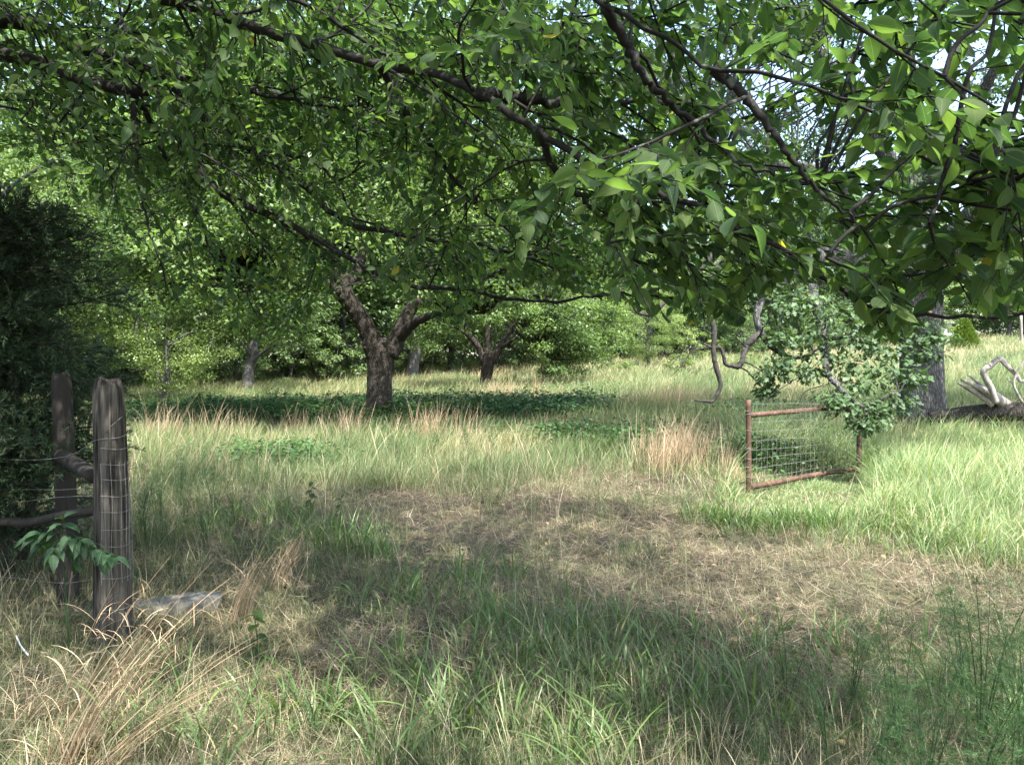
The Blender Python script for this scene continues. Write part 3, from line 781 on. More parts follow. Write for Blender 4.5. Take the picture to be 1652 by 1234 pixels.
# ------------------------------------------------------------------ foreground tree whose limbs hang across the view
def foreground_tree():
    global rng
    kr = rng; rng = np.random.default_rng(77)
    base = (-6.0, 3.4)
    root = empty("overhanging_tree", (base[0], base[1], 0), "big shade tree at the left whose leafy limbs hang across the top of the view", "tree")
    tb = MB()
    T = spline(np.array([[-6.0, 3.4, -.3, .52], [-6.0, 3.4, 0, .46], [-6.0, 3.4, 1.2, .38], [-5.9, 3.4, 2.6, .38], [-5.7, 3.3, 4.2, .32], [-5.2, 3.0, 6.2, .22], [-4.8, 2.6, 8.6, .10]]), 30)
    TRK = T
    tube(tb, T[:, :3], T[:, 3], 36, rough=.03, ridge=.1, seed=2)
    part(tb, "trunk", M_BARK, root)
    tj = [(-5.85, 3.4, 2.9), (-5.7, 3.4, 3.6), (-5.6, 3.3, 4.4), (-5.4, 3.1, 5.2)]
    def L(att, r0, pts, r1=.008, ex=1.35):
        P = [np.array(att)] + [W(a, b, yy) for a, b, yy in pts]
        d = np.r_[0, np.cumsum(np.linalg.norm(np.diff(np.array(P), axis=0), axis=1))]; d /= d[-1]
        A = np.array([[*p, r0 * (1 - t) ** ex + r1] for p, t in zip(P, d)])
        n = int(14 + 5 * len(P)); A = spline(A, n)
        A[2:, :3] += rng.normal(0, .006, (n - 2, 3))
        return A
    limbs = []
    limbs.append(L(tj[1], .092, [(-120, 10, 5.3), (0, 34, 5.3), (60, 42, 5.3), (130, 78, 5.3), (200, 98, 5.3), (262, 125, 5.3), (330, 190, 5.3), (380, 223, 5.3), (430, 258, 5.3), (490, 300, 5.3), (560, 358, 5.2), (650, 380, 5.1), (750, 392, 5.0), (830, 410, 4.9), (920, 440, 4.8)]))
    limbs.append(L(tj[0], .078, [(-120, 60, 4.9), (0, 86, 4.9), (75, 105, 4.9), (140, 134, 4.9), (200, 145, 4.9), (250, 152, 4.9), (272, 190, 4.9), (300, 240, 4.9), (330, 285, 4.9), (370, 318, 4.9), (430, 343, 4.9), (485, 372, 4.9), (537, 400, 4.9), (596, 435, 4.9), (650, 455, 4.9), (705, 467, 4.8), (753, 467, 4.8), (796, 478, 4.7), (869, 487, 4.6), (924, 484, 4.5), (975, 475, 4.4), (1060, 478, 4.3)], .006))
    limbs.append(L(tj[2], .062, [(60, -120, 4.3), (180, -50, 4.2), (250, -8, 4.2), (330, 15, 4.2), (400, 42, 4.1), (510, 75, 4.0), (610, 105, 3.9), (690, 118, 3.8), (770, 152, 3.6), (830, 188, 3.5), (870, 212, 3.4), (940, 260, 3.3), (1000, 288, 3.2), (1080, 318, 3.1), (1140, 340, 3.0), (1190, 370, 2.9), (1256, 400, 2.8), (1315, 440, 2.75), (1366, 475, 2.7), (1417, 498, 2.7), (1470, 509, 2.7), (1540, 511, 2.7), (1652, 508, 2.7), (1760, 500, 2.7)], .005))
    limbs.append(L(tj[2], .045, [(300, -90, 4.0), (430, -25, 3.9), (475, 0, 3.9), (520, 20, 3.9), (560, 50, 3.9), (610, 78, 3.9), (650, 95, 3.9), (700, 105, 3.9), (760, 105, 3.9), (850, 100, 3.9), (930, 90, 3.9)], .006))
    limbs.append(L(tj[3], .05, [(500, -200, 3.2), (800, -80, 2.9), (930, -15, 2.8), (976, 10, 2.8), (1051, 50, 2.7), (1101, 80, 2.7), (1136, 110, 2.6), (1226, 120, 2.5), (1326, 145, 2.4), (1430, 190, 2.3), (1540, 240, 2.3), (1640, 290, 2.3)], .004))
    limbs.append(L(tuple(W(770, 152, 3.6)), .03, [(850, 160, 3.7), (961, 172, 3.8), (1026, 162, 3.8), (1076, 168, 3.8), (1136, 170, 3.7), (1176, 192, 3.7), (1210, 192, 3.7)], .005))
    limbs.append(L(tuple(W(976, 12, 2.8)), .018, [(1011, 70, 2.9), (1041, 125, 2.9), (1101, 185, 3.0), (1151, 225, 3.0), (1201, 265, 3.0), (1261, 285, 3.0), (1330, 300, 3.0)], .004))
    limbs.append(L(tuple(W(1150, 112, 2.6)), .016, [(1191, 145, 2.6), (1226, 185, 2.6), (1271, 250, 2.6), (1330, 320, 2.6), (1400, 370, 2.6)], .004))
    limbs.append(L(tuple(W(205, 147, 4.9)), .018, [(215, 185, 4.9), (220, 250, 4.8), (225, 300, 4.8), (245, 385, 4.7), (262, 430, 4.7)], .004))
    limbs.append(L(tuple(W(210, 147, 4.9)), .02, [(235, 180, 5.1), (252, 215, 5.2), (268, 255, 5.3), (300, 300, 5.4), (322, 350, 5.4), (345, 415, 5.5), (400, 470, 5.5)], .004))
    limbs.append(L(tuple(W(300, 170, 5.3)), .022, [(380, 150, 5.0), (430, 155, 4.9), (520, 170, 4.8), (600, 175, 4.7), (700, 200, 4.6)], .004))
    limbs.append(L(tuple(W(262, 125, 5.3)), .022, [(330, 132, 5.6), (420, 150, 5.8), (520, 165, 6.0), (640, 215, 6.2), (760, 270, 6.3), (850, 330, 6.3)], .004))
    limbs.append(L(tuple(W(430, 258, 5.3)), .016, [(470, 250, 5.5), (530, 280, 5.6), (560, 330, 5.6), (600, 420, 5.6)], .004))
    limbs.append(L(tuple(W(610, 105, 3.9)), .018, [(650, 170, 4.1), (700, 240, 4.2), (760, 320, 4.3), (830, 380, 4.4), (900, 410, 4.4)], .004))
    limbs.append(L(tuple(W(870, 212, 3.4)), .015, [(900, 280, 3.6), (960, 340, 3.7), (1040, 400, 3.8), (1120, 430, 3.8), (1190, 450, 3.8)], .004))
    limbs.append(L(tj[3], .04, [(900, -260, 2.6), (1150, -120, 2.3), (1300, -20, 2.2), (1400, 50, 2.1), (1500, 110, 2.1), (1600, 170, 2.1)], .004))
    limbs.append(L(tj[0], .05, [(-150, 150, 5.6), (-40, 160, 5.9), (60, 190, 6.1), (130, 240, 6.2), (180, 290, 6.2)], .005))
    limbs.append(L(tuple(W(753, 467, 4.8)), .010, [(800, 440, 4.9), (840, 420, 5.0), (900, 390, 5.0)], .003))
    limbs.append(L(tuple(W(1366, 475, 2.7)), .008, [(1420, 460, 2.75), (1480, 440, 2.8), (1540, 400, 2.9), (1600, 360, 2.9)], .003))
    nmain = len(limbs)
    for A in limbs:
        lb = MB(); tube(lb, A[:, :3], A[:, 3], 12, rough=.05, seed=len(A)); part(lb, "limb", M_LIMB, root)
    BOT_X = [-300, 0, 170, 200, 300, 420, 520, 560, 640, 735, 790, 860, 1000, 1080, 1200, 1250, 1300, 1370, 1400, 1450, 1500, 1560, 1640, 1900]
    BOT_Y = [300, 310, 340, 430, 500, 560, 500, 440, 480, 545, 455, 465, 490, 525, 530, 470, 450, 480, 555, 560, 505, 500, 545, 540]
    def lim_ok(P, slack=0):
        Y = P[:, 1]
        row = CY - (P[:, 2] - EYE) / np.maximum(Y, .1) * FPX; px = CX + P[:, 0] / np.maximum(Y, .1) * FPX
        ok = row < np.interp(px, BOT_X, BOT_Y) - slack
        ok |= Y < .4
        ok &= np.linalg.norm(P - np.array([0, 0, EYE]), axis=1) > 1.55
        return ok
    tw = MB()
    LP_, LD_ = [], []
    def leafy(P, spacing=.042):
        """leaves along a twig polyline"""
        d = np.r_[0, np.cumsum(np.linalg.norm(np.diff(P, axis=0), axis=1))]
        ss = np.arange(.04, d[-1], spacing)
        if len(ss) == 0: return
        Q = np.stack([np.interp(ss, d, P[:, i]) for i in range(3)], -1)
        T = unit(np.stack([np.interp(ss, d, np.gradient(P[:, i])) for i in range(3)], -1))
        side = np.cross(T, [0, 0, 1.0]); side = unit(side + 1e-6) * np.where(np.arange(len(ss)) % 2, 1, -1)[:, None]
        LP_.append(Q); LD_.append(unit(T * .75 + side * .9 + np.array([0, 0, -.35]) + rng.normal(0, .28, Q.shape)))
    def twig(start, d0, length, r0, level):
        n = 6
        P = [start]; d = unit(d0)
        for i in range(n):
            d = unit(d + rng.normal(0, .16, 3) + np.array([0, 0, -.05]))
            P.append(P[-1] + d * length / n)
        P = np.array(P)
        ok = lim_ok(P)
        if not ok.all():
            k = np.argmin(ok)
            if k < 3: return
            P = P[:k]
        tube(tw, P, np.linspace(r0, r0 * .35, len(P)), 5 if level == 0 else 4, cap=False)
        if level >= 2:
            leafy(P); return
        nsub = 4 if level == 0 else 3
        for s in range(nsub):
            t = rng.uniform(.15, 1.0); i = int(t * (len(P) - 1)); i = min(i, len(P) - 2)
            T = P[i + 1] - P[i]; T = unit(T)
            sd = np.cross(T, [0, 0, 1.0]); sd = unit(sd + 1e-6) * (1 if s % 2 else -1)
            dd = T * .75 + sd * rng.uniform(.3, 1.0) + np.array([0, 0, rng.uniform(-.5, .15)])
            twig(P[i], dd, length * rng.uniform(.4, .65), r0 * .5, level + 1)
        if level == 1: leafy(P, .05)
    for A in limbs:
        d = np.r_[0, np.cumsum(np.linalg.norm(np.diff(A[:, :3], axis=0), axis=1))]
        s = .55 if d[-1] > 3 else .15
        while s < d[-1]:
            i = min(np.searchsorted(d, s), len(A) - 2)
            p = A[i, :3]; T = unit(A[i + 1, :3] - A[i, :3])
            sd = np.cross(T, [0, 0, 1.0]); sd = unit(sd); sd = sd * (np.sign(sd[1]) or 1) * (1 if rng.uniform() < .72 else -1)
            dd = T * rng.uniform(.4, 1) + sd * rng.uniform(.2, 1.1) + np.array([0, 0, rng.uniform(-.55, .6)])
            rr = A[i, 3]
            if rr > .012: twig(p, dd, rng.uniform(.7, 1.35), min(.011, rr * .5), 0)
            else: twig(p, dd, rng.uniform(.35, .7), max(.004, rr * .5), 1)
            s += rng.uniform(.20, .46) * (1.3 if CX + p[0] / max(p[1], .5) * FPX > 950 else 1.0)
        twig(A[-2, :3], A[-1, :3] - A[-3, :3], .7, .006, 1)
    # extra leafy boughs filling the canopy between the limbs
    for k in range(140):
        px = rng.uniform(-150, 1800); row = rng.uniform(-60, 420) if px > 900 else rng.uniform(-60, 250)
        if px > 1000 and rng.uniform() < .35: continue
        Y = np.interp(px, [0, 700, 1200, 1650], [5.4, 4.4, 3.0, 2.4]) * rng.uniform(.85, 1.25)
        p = W(px, row, Y)
        if not lim_ok(p[None])[0]: continue
        # hang it on the nearest limb
        best = min(((np.linalg.norm(A[:, :3] - p, axis=1).min(), j) for j, A in enumerate(limbs)))
        A = limbs[best[1]]; i = np.argmin(np.linalg.norm(A[:, :3] - p, axis=1))
        if best[0] > 1.5: continue
        connect(tw, A[i, :3], p, .008, .006, 5, .05, seed=k)
        for q in range(2):
            twig(p, np.array([1, rng.uniform(-.6, .6), rng.uniform(-.6, .3)]) + rng.normal(0, .3, 3), rng.uniform(.5, .9), .006, 1)
    P = np.vstack(LP_); D = np.vstack(LD_)
    sz = rng.uniform(.045, .105, len(P)) * np.interp(CX + P[:, 0] / np.maximum(P[:, 1], .5) * FPX, [0, 600, 1100, 1650], [.80, .82, .95, 1.0])
    k = lim_ok(P + D * sz[:, None]); P, D, sz = P[k], D[k], sz[k]
    nd = unit(np.array([0, 0, 1.0]) + rng.normal(0, .55, P.shape))
    print("foreground leaves", len(P))
    lb = MB(); rn = np.clip(rng.beta(1.5, 1.7, len(P)) * .95 + (rng.uniform(0, 1, len(P)) < .006) * .5, 0, 1); wh = rng.integers(0, 4, len(P))
    for q in range(4):
        stamp(lb, LEAF_VAR[q], P[wh == q], D[wh == q], nd[wh == q], sz[wh == q], rn[wh == q])
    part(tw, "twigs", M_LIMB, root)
    part(lb, "foliage", M_LEAF, root)
    # the upper crown over and behind the viewer: shades the ground, mostly above the frame
    ub = MB(); limb2 = []
    for (ex, ey, ez) in [(-2.5, -1, 6.5), (0, 1, 6.8), (1.5, 3.2, 6.6), (2.6, 0, 6.4), (0, -3.5, 6.5), (-3, 4.5, 7.2), (-.5, 4.2, 7.2), (-7, 7, 6.5), (-8, 1, 7), (2.8, -3, 6)]:
        s = TRK[int(rng.uniform(18, 26)), :3]; e = np.array([ex, ey, ez], float)
        Lm = spline([s, s * .5 + e * .5 + [0, 0, .8], e], 14); limb2.append(Lm); tube(ub, Lm, np.linspace(.13, .03, 14), 8, cap=False)
    LPp = np.vstack(limb2)
    C = crown_points(470, (-1.8, 1.6, 6.9), (6.8, 8.4, 2.4), 4.6, rng)
    row, px = rows(C)
    C = C[((row < -60) | (C[:, 1] < 1.0)) & (np.linalg.norm(C - [0, 0, EYE], axis=1) > 2.6)]
    for i, c in enumerate(C):
        k = np.argmin(np.linalg.norm(LPp - c, axis=1)); connect(ub, LPp[k], c, .03, .01, 4, .1, seed=i)
    part(ub, "upper_limbs", M_LIMB, root)
    cb = MB(); leaf_clump(cb, LEAF_ELM_LO, C, rng.uniform(.5, .95, len(C)), 88, .10, flat=.4)
    part(cb, "crown", M_LEAF, root)
    rng = kr
foreground_tree()

# ------------------------------------------------------------------ the big oak on the right
def oak():
    global rng
    kr = rng; rng = np.random.default_rng(88)
    bx = (1487 - CX) / FPX * 17
    root = empty("oak_tree", (bx, 17, float(gz(bx, 17))), "massive grey trunked oak with low twisted limbs beside the gate", "tree")
    tb = MB(); T = np.array([[*W(a, b, 17), c] for a, b, c in [(1487, 720, .62), (1487, 680, .52), (1487, 620, .45), (1486, 560, .43), (1485, 500, .44), (1484, 440, .46), (1480, 380, .42), (1478, 300, .3), (1470, 200, .22), (1465, 60, .1)]])
    S_ = spline(T, 44); tube(tb, S_[:, :3], S_[:, 3], 48, rough=.015, ridge=.09, seed=4); part(tb, "trunk", M_BARKG, root)
    LL = [
        [(1470, 440, 17, .26), (1420, 448, 16, .22), (1395, 430, 15.2, .2), (1350, 415, 14.4, .18), (1300, 420, 13.6, .16), (1262, 448, 13, .15), (1235, 460, 12.6, .10), (1222, 500, 12.3, .06), (1226, 535, 12.2, .055)],
        [(1235, 460, 12.6, .10), (1210, 430, 12.4, .09), (1180, 415, 12.2, .08), (1152, 440, 12.1, .065), (1147, 470, 12, .058), (1144, 500, 12, .055), (1150, 522, 12, .055), (1152, 545, 12, .055), (1151, 568, 12, .05), (1155, 592, 12, .055), (1161, 612, 12, .045), (1162, 625, 12, .045), (1155, 640, 12, .04), (1149, 648, 12, .035), (1136, 647, 12, .028), (1120, 646, 12, .02)],
        [(1226, 535, 12.2, .07), (1212, 550, 12.1, .07), (1203, 560, 12.1, .06), (1198, 580, 12, .055), (1192, 591, 12, .06), (1182, 590, 12, .05), (1171, 587, 12, .04), (1167, 573, 12, .035), (1162, 561, 12, .035), (1150, 561, 12, .03), (1138, 556, 12, .02), (1126, 551, 12, .01)],
        [(1226, 535, 12.2, .07), (1243, 558, 12.2, .06), (1262, 571, 12.2, .05), (1280, 577, 12.2, .045), (1300, 574, 12.1, .03), (1325, 560, 12, .02)],
        [(1300, 430, 13.6, .10), (1320, 500, 12.8, .08), (1330, 560, 12.2, .06), (1335, 600, 11.8, .05), (1352, 622, 11.5, .045), (1370, 643, 11.3, .04), (1395, 655, 11.2, .035), (1430, 640, 11, .02), (1450, 632, 11, .01)],
        [(1480, 400, 17, .26), (1530, 385, 16.4, .24), (1570, 345, 15.8, .22), (1610, 300, 15.2, .2), (1660, 285, 14.8, .18), (1760, 260, 14, .12)],
        [(1482, 430, 17, .24), (1560, 400, 16.6, .2), (1640, 370, 16, .16), (1760, 330, 15, .10)],
        [(1395, 430, 15.2, .14), (1380, 350, 15, .12), (1330, 280, 14.6, .10), (1240, 270, 14, .09), (1190, 285, 13.6, .08), (1140, 250, 13.2, .05)],
        [(1240, 275, 14, .09), (1200, 330, 13.6, .1), (1160, 400, 13.4, .08), (1100, 460, 13, .06), (1065, 495, 12.8, .045), (1055, 507, 12.8, .04), (1030, 505, 12.8, .04), (1018, 488, 12.8, .03), (1005, 480, 12.8, .015)],
        [(1478, 320, 17, .2), (1540, 220, 16, .15), (1600, 120, 15, .10), (1640, 40, 14.5, .05)],
        [(1475, 330, 17, .2), (1400, 200, 17, .15), (1320, 80, 17, .08)],
        [(1350, 418, 14.4, .1), (1390, 470, 13.6, .08), (1430, 510, 13, .06), (1470, 540, 12.6, .04), (1505, 560, 12.4, .02)],
    ]
    pts = []
    for k, L in enumerate(LL):
        A = np.array([[*W(a, b, yy), c] for a, b, yy, c in L]); n = 6 * len(L); A = spline(A, n)
        A[:, :3] += rng.normal(0, .003 if k in (1, 2, 3, 8) else .012, (n, 3))
        th = .8 if k in (1, 2, 3, 8) else 1.0
        lb = MB(); tube(lb, A[:, :3], A[:, 3] * th, 12, rough=.03 if th < 1 else .06, seed=k)
        part(lb, "limb", M_DRYLIMB if k in (1, 2, 3, 8) else M_BARKG, root); pts.append(A[:, :3])
    LP = np.vstack(pts)
    # bare side twigs on the hanging dead branch
    tw = MB()
    for (a, b, c, d, yy) in [(1145, 560, 1080, 592, 12), (1127, 552, 1085, 605, 12), (1151, 540, 1120, 535, 12), (1157, 600, 1142, 598, 12), (1203, 560, 1170, 535, 12), (1222, 545, 1240, 525, 12), (1330, 600, 1240, 640, 11.8), (1345, 614, 1290, 650, 11.6)]:
        connect(tw, W(a, b, yy), W(c, d, yy - .3), .014, .004, 5, .1, seed=a)
    # low leafy sprays
    cs = [(1262, 500, 12.3, .45), (1300, 480, 12.4, .45), (1340, 510, 12.2, .5), (1380, 545, 12.2, .5), (1292, 540, 12.1, .45), (1330, 575, 12, .45), (1372, 590, 12, .45), (1240, 605, 11.8, .28), (1262, 585, 11.8, .28),
          (1372, 655, 11.2, .4), (1412, 668, 11.1, .4), (1342, 640, 11.4, .3), (1440, 600, 11.6, .45), (1485, 570, 12.3, .4), (1505, 545, 12.3, .38), (1480, 525, 12.6, .4), (1410, 500, 13, .5), (1455, 500, 13, .45), (1385, 620, 11.6, .35),
          (1445, 650, 11, .32), (1420, 560, 12, .4), (1230, 470, 12.6, .4), (1260, 550, 12, .3), (1470, 610, 11.6, .3), (1395, 685, 11, .25), (1235, 630, 11.8, .15), (1300, 600, 11.8, .3)]
    C = np.array([W(a, b, yy) for a, b, yy, _ in cs]); rd = np.array([c for *_, c in cs])
    for i, c in enumerate(C):
        k = np.argmin(np.linalg.norm(LP - c, axis=1)); connect(tw, LP[k], c, .018, .006, 5, .1, seed=i)
        for j in range(5):
            connect(tw, c, c + rng.normal(0, rd[i] * .6, 3), .006, .003, 4, .1, seed=i * 9 + j)
    part(tw, "twigs", M_LIMB, root)
    fb = MB(); leaf_clump(fb, LEAF_OAK, C, rd, 140, .105, flat=.55, fill=.5, outward=.6)
    part(fb, "low_foliage", M_OAKLEAF, root)
    # the crown
    C = crown_points(470, (9.2, 16.5, 9.0), (8.8, 7.2, 5.6), 3.2, rng)
    row, px = rows(C)
    C = C[(row < np.interp(px, [700, 1000, 1150, 1400, 1540, 1580, 1640, 1700, 2400], [380, 430, 430, 430, 330, 270, 240, 420, 470])) & ~((row > 150) & (px > 1500) & (px < 1590) & (row < 330))]
    ub = MB()
    for i, c in enumerate(C):
        k = np.argmin(np.linalg.norm(LP - c, axis=1)); connect(ub, LP[k], c, .024, .008, 4, .12, seed=i)
    part(ub, "upper_twigs", M_BARKG, root)
    cb = MB(); leaf_clump(cb, KITE, C, rng.uniform(.5, 1.05, len(C)), 160, .125, flat=.55)
    part(cb, "crown", M_OAKLEAF, root)
    rng = kr
oak()

# ------------------------------------------------------------------ the dark cedar at the left
def cedar_sprays(mb, starts, dirs, length, thr, n_side, thread, width, m=0):
    """flat feathery sprays: side threads along each spray axis"""
    n = len(starts)
    t = rng.uniform(0, 1, (n, n_side))
    P = starts[:, None] + dirs[:, None] * (t * length)[..., None] + np.array([0, 0, -1.0]) * (t ** 2 * length * .25)[..., None]
    P = P.reshape(-1, 3); D = np.repeat(dirs, n_side, 0)
    sd = rng.normal(0, 1, P.shape); sd = unit(sd - D * (sd * D).sum(-1, keepdims=True))
    xd = unit(D * .9 + sd * rng.uniform(.3, 1.0, len(P))[:, None])
    nrm = unit(rng.normal(0, 1, P.shape))
    V = np.array([[0, 0, 0], [.35, .5 * width, 0], [1, 0, 0], [.35, -.5 * width, 0]])
    tpl = (V, np.array([[0, 3, 2, 1]]), np.array([[0, 0], [.5, .3], [1, 0], [.5, -.3]]))
    stamp(mb, tpl, P, xd, nrm, rng.uniform(.6, 1.3, len(P)) * thread, rng.uniform(0, 1, len(P)), m)

def cedar():
    global rng
    kr = rng; rng = np.random.default_rng(99)
    bx, by = -4.35, 6.3
    root = empty("cedar_tree", (bx, by, 0), "dark feathery cedar filling the left edge behind the fence posts", "tree")
    tb = MB(); T = spline(np.array([[bx, by, -.2, .16], [bx, by, .3, .13], [bx + .05, by, 1.5, .11], [bx - .02, by, 2.4, .05], [bx, by, 3.3, .02]]), 24)
    tube(tb, T[:, :3], T[:, 3], 14, rough=.08, seed=3); part(tb, "trunk", M_POSTD, root)
    t2 = MB(); tube(t2, spline([W(35, 900, 6.0), W(48, 830, 6.0), W(55, 760, 6.0), W(60, 700, 6.0)], 10), [.05, .048, .045, .04, .04, .04, .035, .035, .03, .03], 10, rough=.08); part(t2, "side_trunk", M_POSTD, root)
    lb = MB(); starts, dirs = [], []
    for i in range(330):
        z = rng.uniform(.2, 2.9) if i % 3 else rng.uniform(.2, 1.8); a = rng.uniform(0, 6.283)
        Lr = (2.0 - .42 * z) * rng.uniform(.6, 1.1)
        if z < 1.0: Lr *= .8
        s = np.array([bx, by, z]); e = s + np.array([math.cos(a) * Lr, math.sin(a) * Lr, rng.uniform(-.2, .35)])
        P = spline([s, s * .5 + e * .5 + rng.normal(0, .06, 3), e], 9)
        px_e = CX + e[0] / e[1] * FPX
        if px_e > 205: continue
        tube(lb, P, np.linspace(.018, .004, 9), 5, cap=False)
        dead = z < .8 and rng.uniform() < .5
        for j in range(28):
            k = rng.uniform(.2, 1.0); q = P[min(int(k * 8), 7)]
            T_ = unit(P[-1] - P[0]); d = unit(T_ * .8 + rng.normal(0, .55, 3) + np.array([0, 0, .1]))
            if dead:
                if j < 6: connect(lb, q, q + d * rng.uniform(.15, .4), .003, .0015, 3, .05, seed=i * 30 + j)
                continue
            starts.append(q); dirs.append(d)
    part(lb, "branches", M_POSTD, root)
    st = np.array(starts); dd = np.array(dirs)
    k = rng.uniform(0, 1, len(st)) < 1
    cb = MB(); cedar_sprays(cb, st[k], dd[k], .27, 0, 46, .05, .13)
    part(cb, "crown", M_CEDAR, root)
    rng = kr
cedar()

# ------------------------------------------------------------------ corner post, second post, rails, fence wire
def post(name, label, P0, P1, r0, r1, mat, sides=48, groove=.1, group=None, seed=1):
    root = empty(name, (P0[0], P0[1], 0), label, "post", group)
    n = 40; P = spline([P0, (np.array(P0) + P1) / 2 + [.008, 0, 0], P1], n)
    r_ = np.random.default_rng(seed)
    Rr = np.linspace(r0, r1, n); Rr[-2:] *= [.95, .80]
    T = unit(np.gradient(P, axis=0))
    a = np.linspace(0, 2 * np.pi, sides, endpoint=False)
    ph = r_.uniform(0, 6.28, 8)
    prof = 1 + .06 * np.sin(2 * a + ph[0]) + .04 * np.sin(3 * a + ph[1])
    cracks = np.zeros((n, sides))
    for c in range(22):
        k = r_.integers(0, sides); lo, hi = sorted(r_.integers(0, n, 2)); hi = min(n, hi + 10)
        cracks[lo:hi, k] -= groove * r_.uniform(.4, 1)
    rr = Rr[:, None] * (prof[None] + cracks + r_.normal(0, .008, (n, sides)) + .012 * r_.normal(0, 1, (1, sides)))
    V = P[:, None] + rr[..., None] * np.stack([np.cos(a), np.sin(a), 0 * a], -1)[None]
    V[-1, :, 2] += .016 * np.sin(2 * a + ph[3]) + r_.normal(0, .006, sides); V[-2, :, 2] += .012 * np.sin(2 * a + ph[3])
    ksplit = int(sides * .70); V[8:-6, ksplit:ksplit + 2, :2] += (P[8:-6, None, :2] - V[8:-6, ksplit:ksplit + 2, :2]) * .38 * np.sin(np.linspace(.3, 2.9, n - 14))[:, None, None]
    cap = np.repeat((V[-1].mean(0) + [0, 0, .004])[None], sides, 0)[None]
    V = np.concatenate([V, cap * .96 + V[-1:] * .04], 0); n += 1
    i = np.arange(n - 1)[:, None] * sides; j = np.arange(sides)[None]; j2 = (j + 1) % sides
    mb = MB(); mb.add(V, np.stack([i + j, i + j2, i + sides + j2, i + sides + j], -1))
    part(mb, "post_shaft", mat, root)
    return root

pb = np.array([*W(181, 1034, 4.6)]); pb[2] = -.15; pt = W(174, 613, 4.6)
cp = post("corner_post", "thick weathered wooden corner post wrapped in old fence wire", pb, pt, .118, .092, M_POST, 72, .13)
# woven wire wrapped round it
mb = MB()
axis = lambda z: pb + (pt - pb) * ((z - pb[2]) / (pt[2] - pb[2]))
rad = lambda z: np.interp(z, [pb[2], pt[2]], [.118, .092]) * 1.10 + .004
for row in [700, 722, 747, 771, 797, 822, 850, 876, 902, 926, 975]:
    z0 = W(0, row, 4.6)[2]
    a = np.linspace(-2.0, 1.9, 26) if row > 720 else np.linspace(-3.1, 3.1, 34)
    if row > 720: a = np.linspace(-1.5, 1.2, 26)
    zz = z0 + .006 * np.sin(a * 3) + (.02 * a if row == 700 else 0)
    P = np.array([axis(z) + rad(z) * np.array([math.cos(t), math.sin(t), 0]) + [0, 0, 0] for t, z in zip(a, zz)])
    tube(mb, P, .0016, 5, cap=False)
for a in [-1.46, -1.0, -.55, -.25, 0.0, .35, .9]:
    zs = np.linspace(W(0, 935, 4.6)[2], W(0, 744, 4.6)[2], 14)
    P = np.array([axis(z) + (rad(z) + .001) * np.array([math.cos(a + .04 * math.sin(z * 9)), math.sin(a + .04 * math.sin(z * 9)), 0]) for z in zs])
    tube(mb, P, .0014, 5, cap=False)
o = mb.build("wire_wrap", M_WIRE); tagp(o, "loops of woven fence wire wrapped round the weathered corner post", "wire")
# loose strand from the post
mb = MB()
tube(mb, spline([W(197, 672, 4.5), W(176, 690, 4.47), W(150, 712, 4.6), W(110, 735, 4.9), W(40, 742, 5.3), W(-60, 735, 5.8)], 30), .0015, 5)
tube(mb, spline([W(150, 785, 4.62), W(95, 790, 5.1), W(0, 788, 5.9), W(-90, 785, 6.6)], 16), .0015, 5)
tube(mb, spline([W(150, 800, 4.62), W(95, 802, 5.1), W(0, 812, 5.9), W(-90, 810, 6.6)], 16), .0015, 5)
tube(mb, spline([W(145, 935, 4.62), W(95, 940, 5.1), W(0, 930, 5.9), W(-90, 925, 6.6)], 16), .0015, 5)
tagp(mb.build("fence_wire", M_WIRE), "sagging strands of fence wire running left from the corner post", "wire")

pb2 = W(110, 965, 5.5); pb2[2] = -.1
post("second_post", "dark slimmer fence post half hidden in the cedar behind the corner post", pb2, W(98, 604, 5.5), .075, .068, M_POSTD, 24, .05, seed=5)
mb = MB(); A = spline([W(-120, 850, 5.6), W(0, 842, 5.3), W(45, 843, 5.15), W(97, 832, 4.9), W(152, 823, 4.66)], 24)
tube(mb, A, np.linspace(.034, .027, 24), 14, rough=.06); tagp(mb.build("fence_rail", M_POSTD), "grey horizontal pole rail running left from the corner post", "rail")
mb = MB(); A = spline([W(98, 735, 5.45), W(125, 750, 5.0), W(150, 768, 4.68)], 12)
tube(mb, A, np.linspace(.05, .045, 12), 14, rough=.06); tagp(mb.build("brace_rail", M_POSTD), "short dark brace between the two left fence posts", "rail")

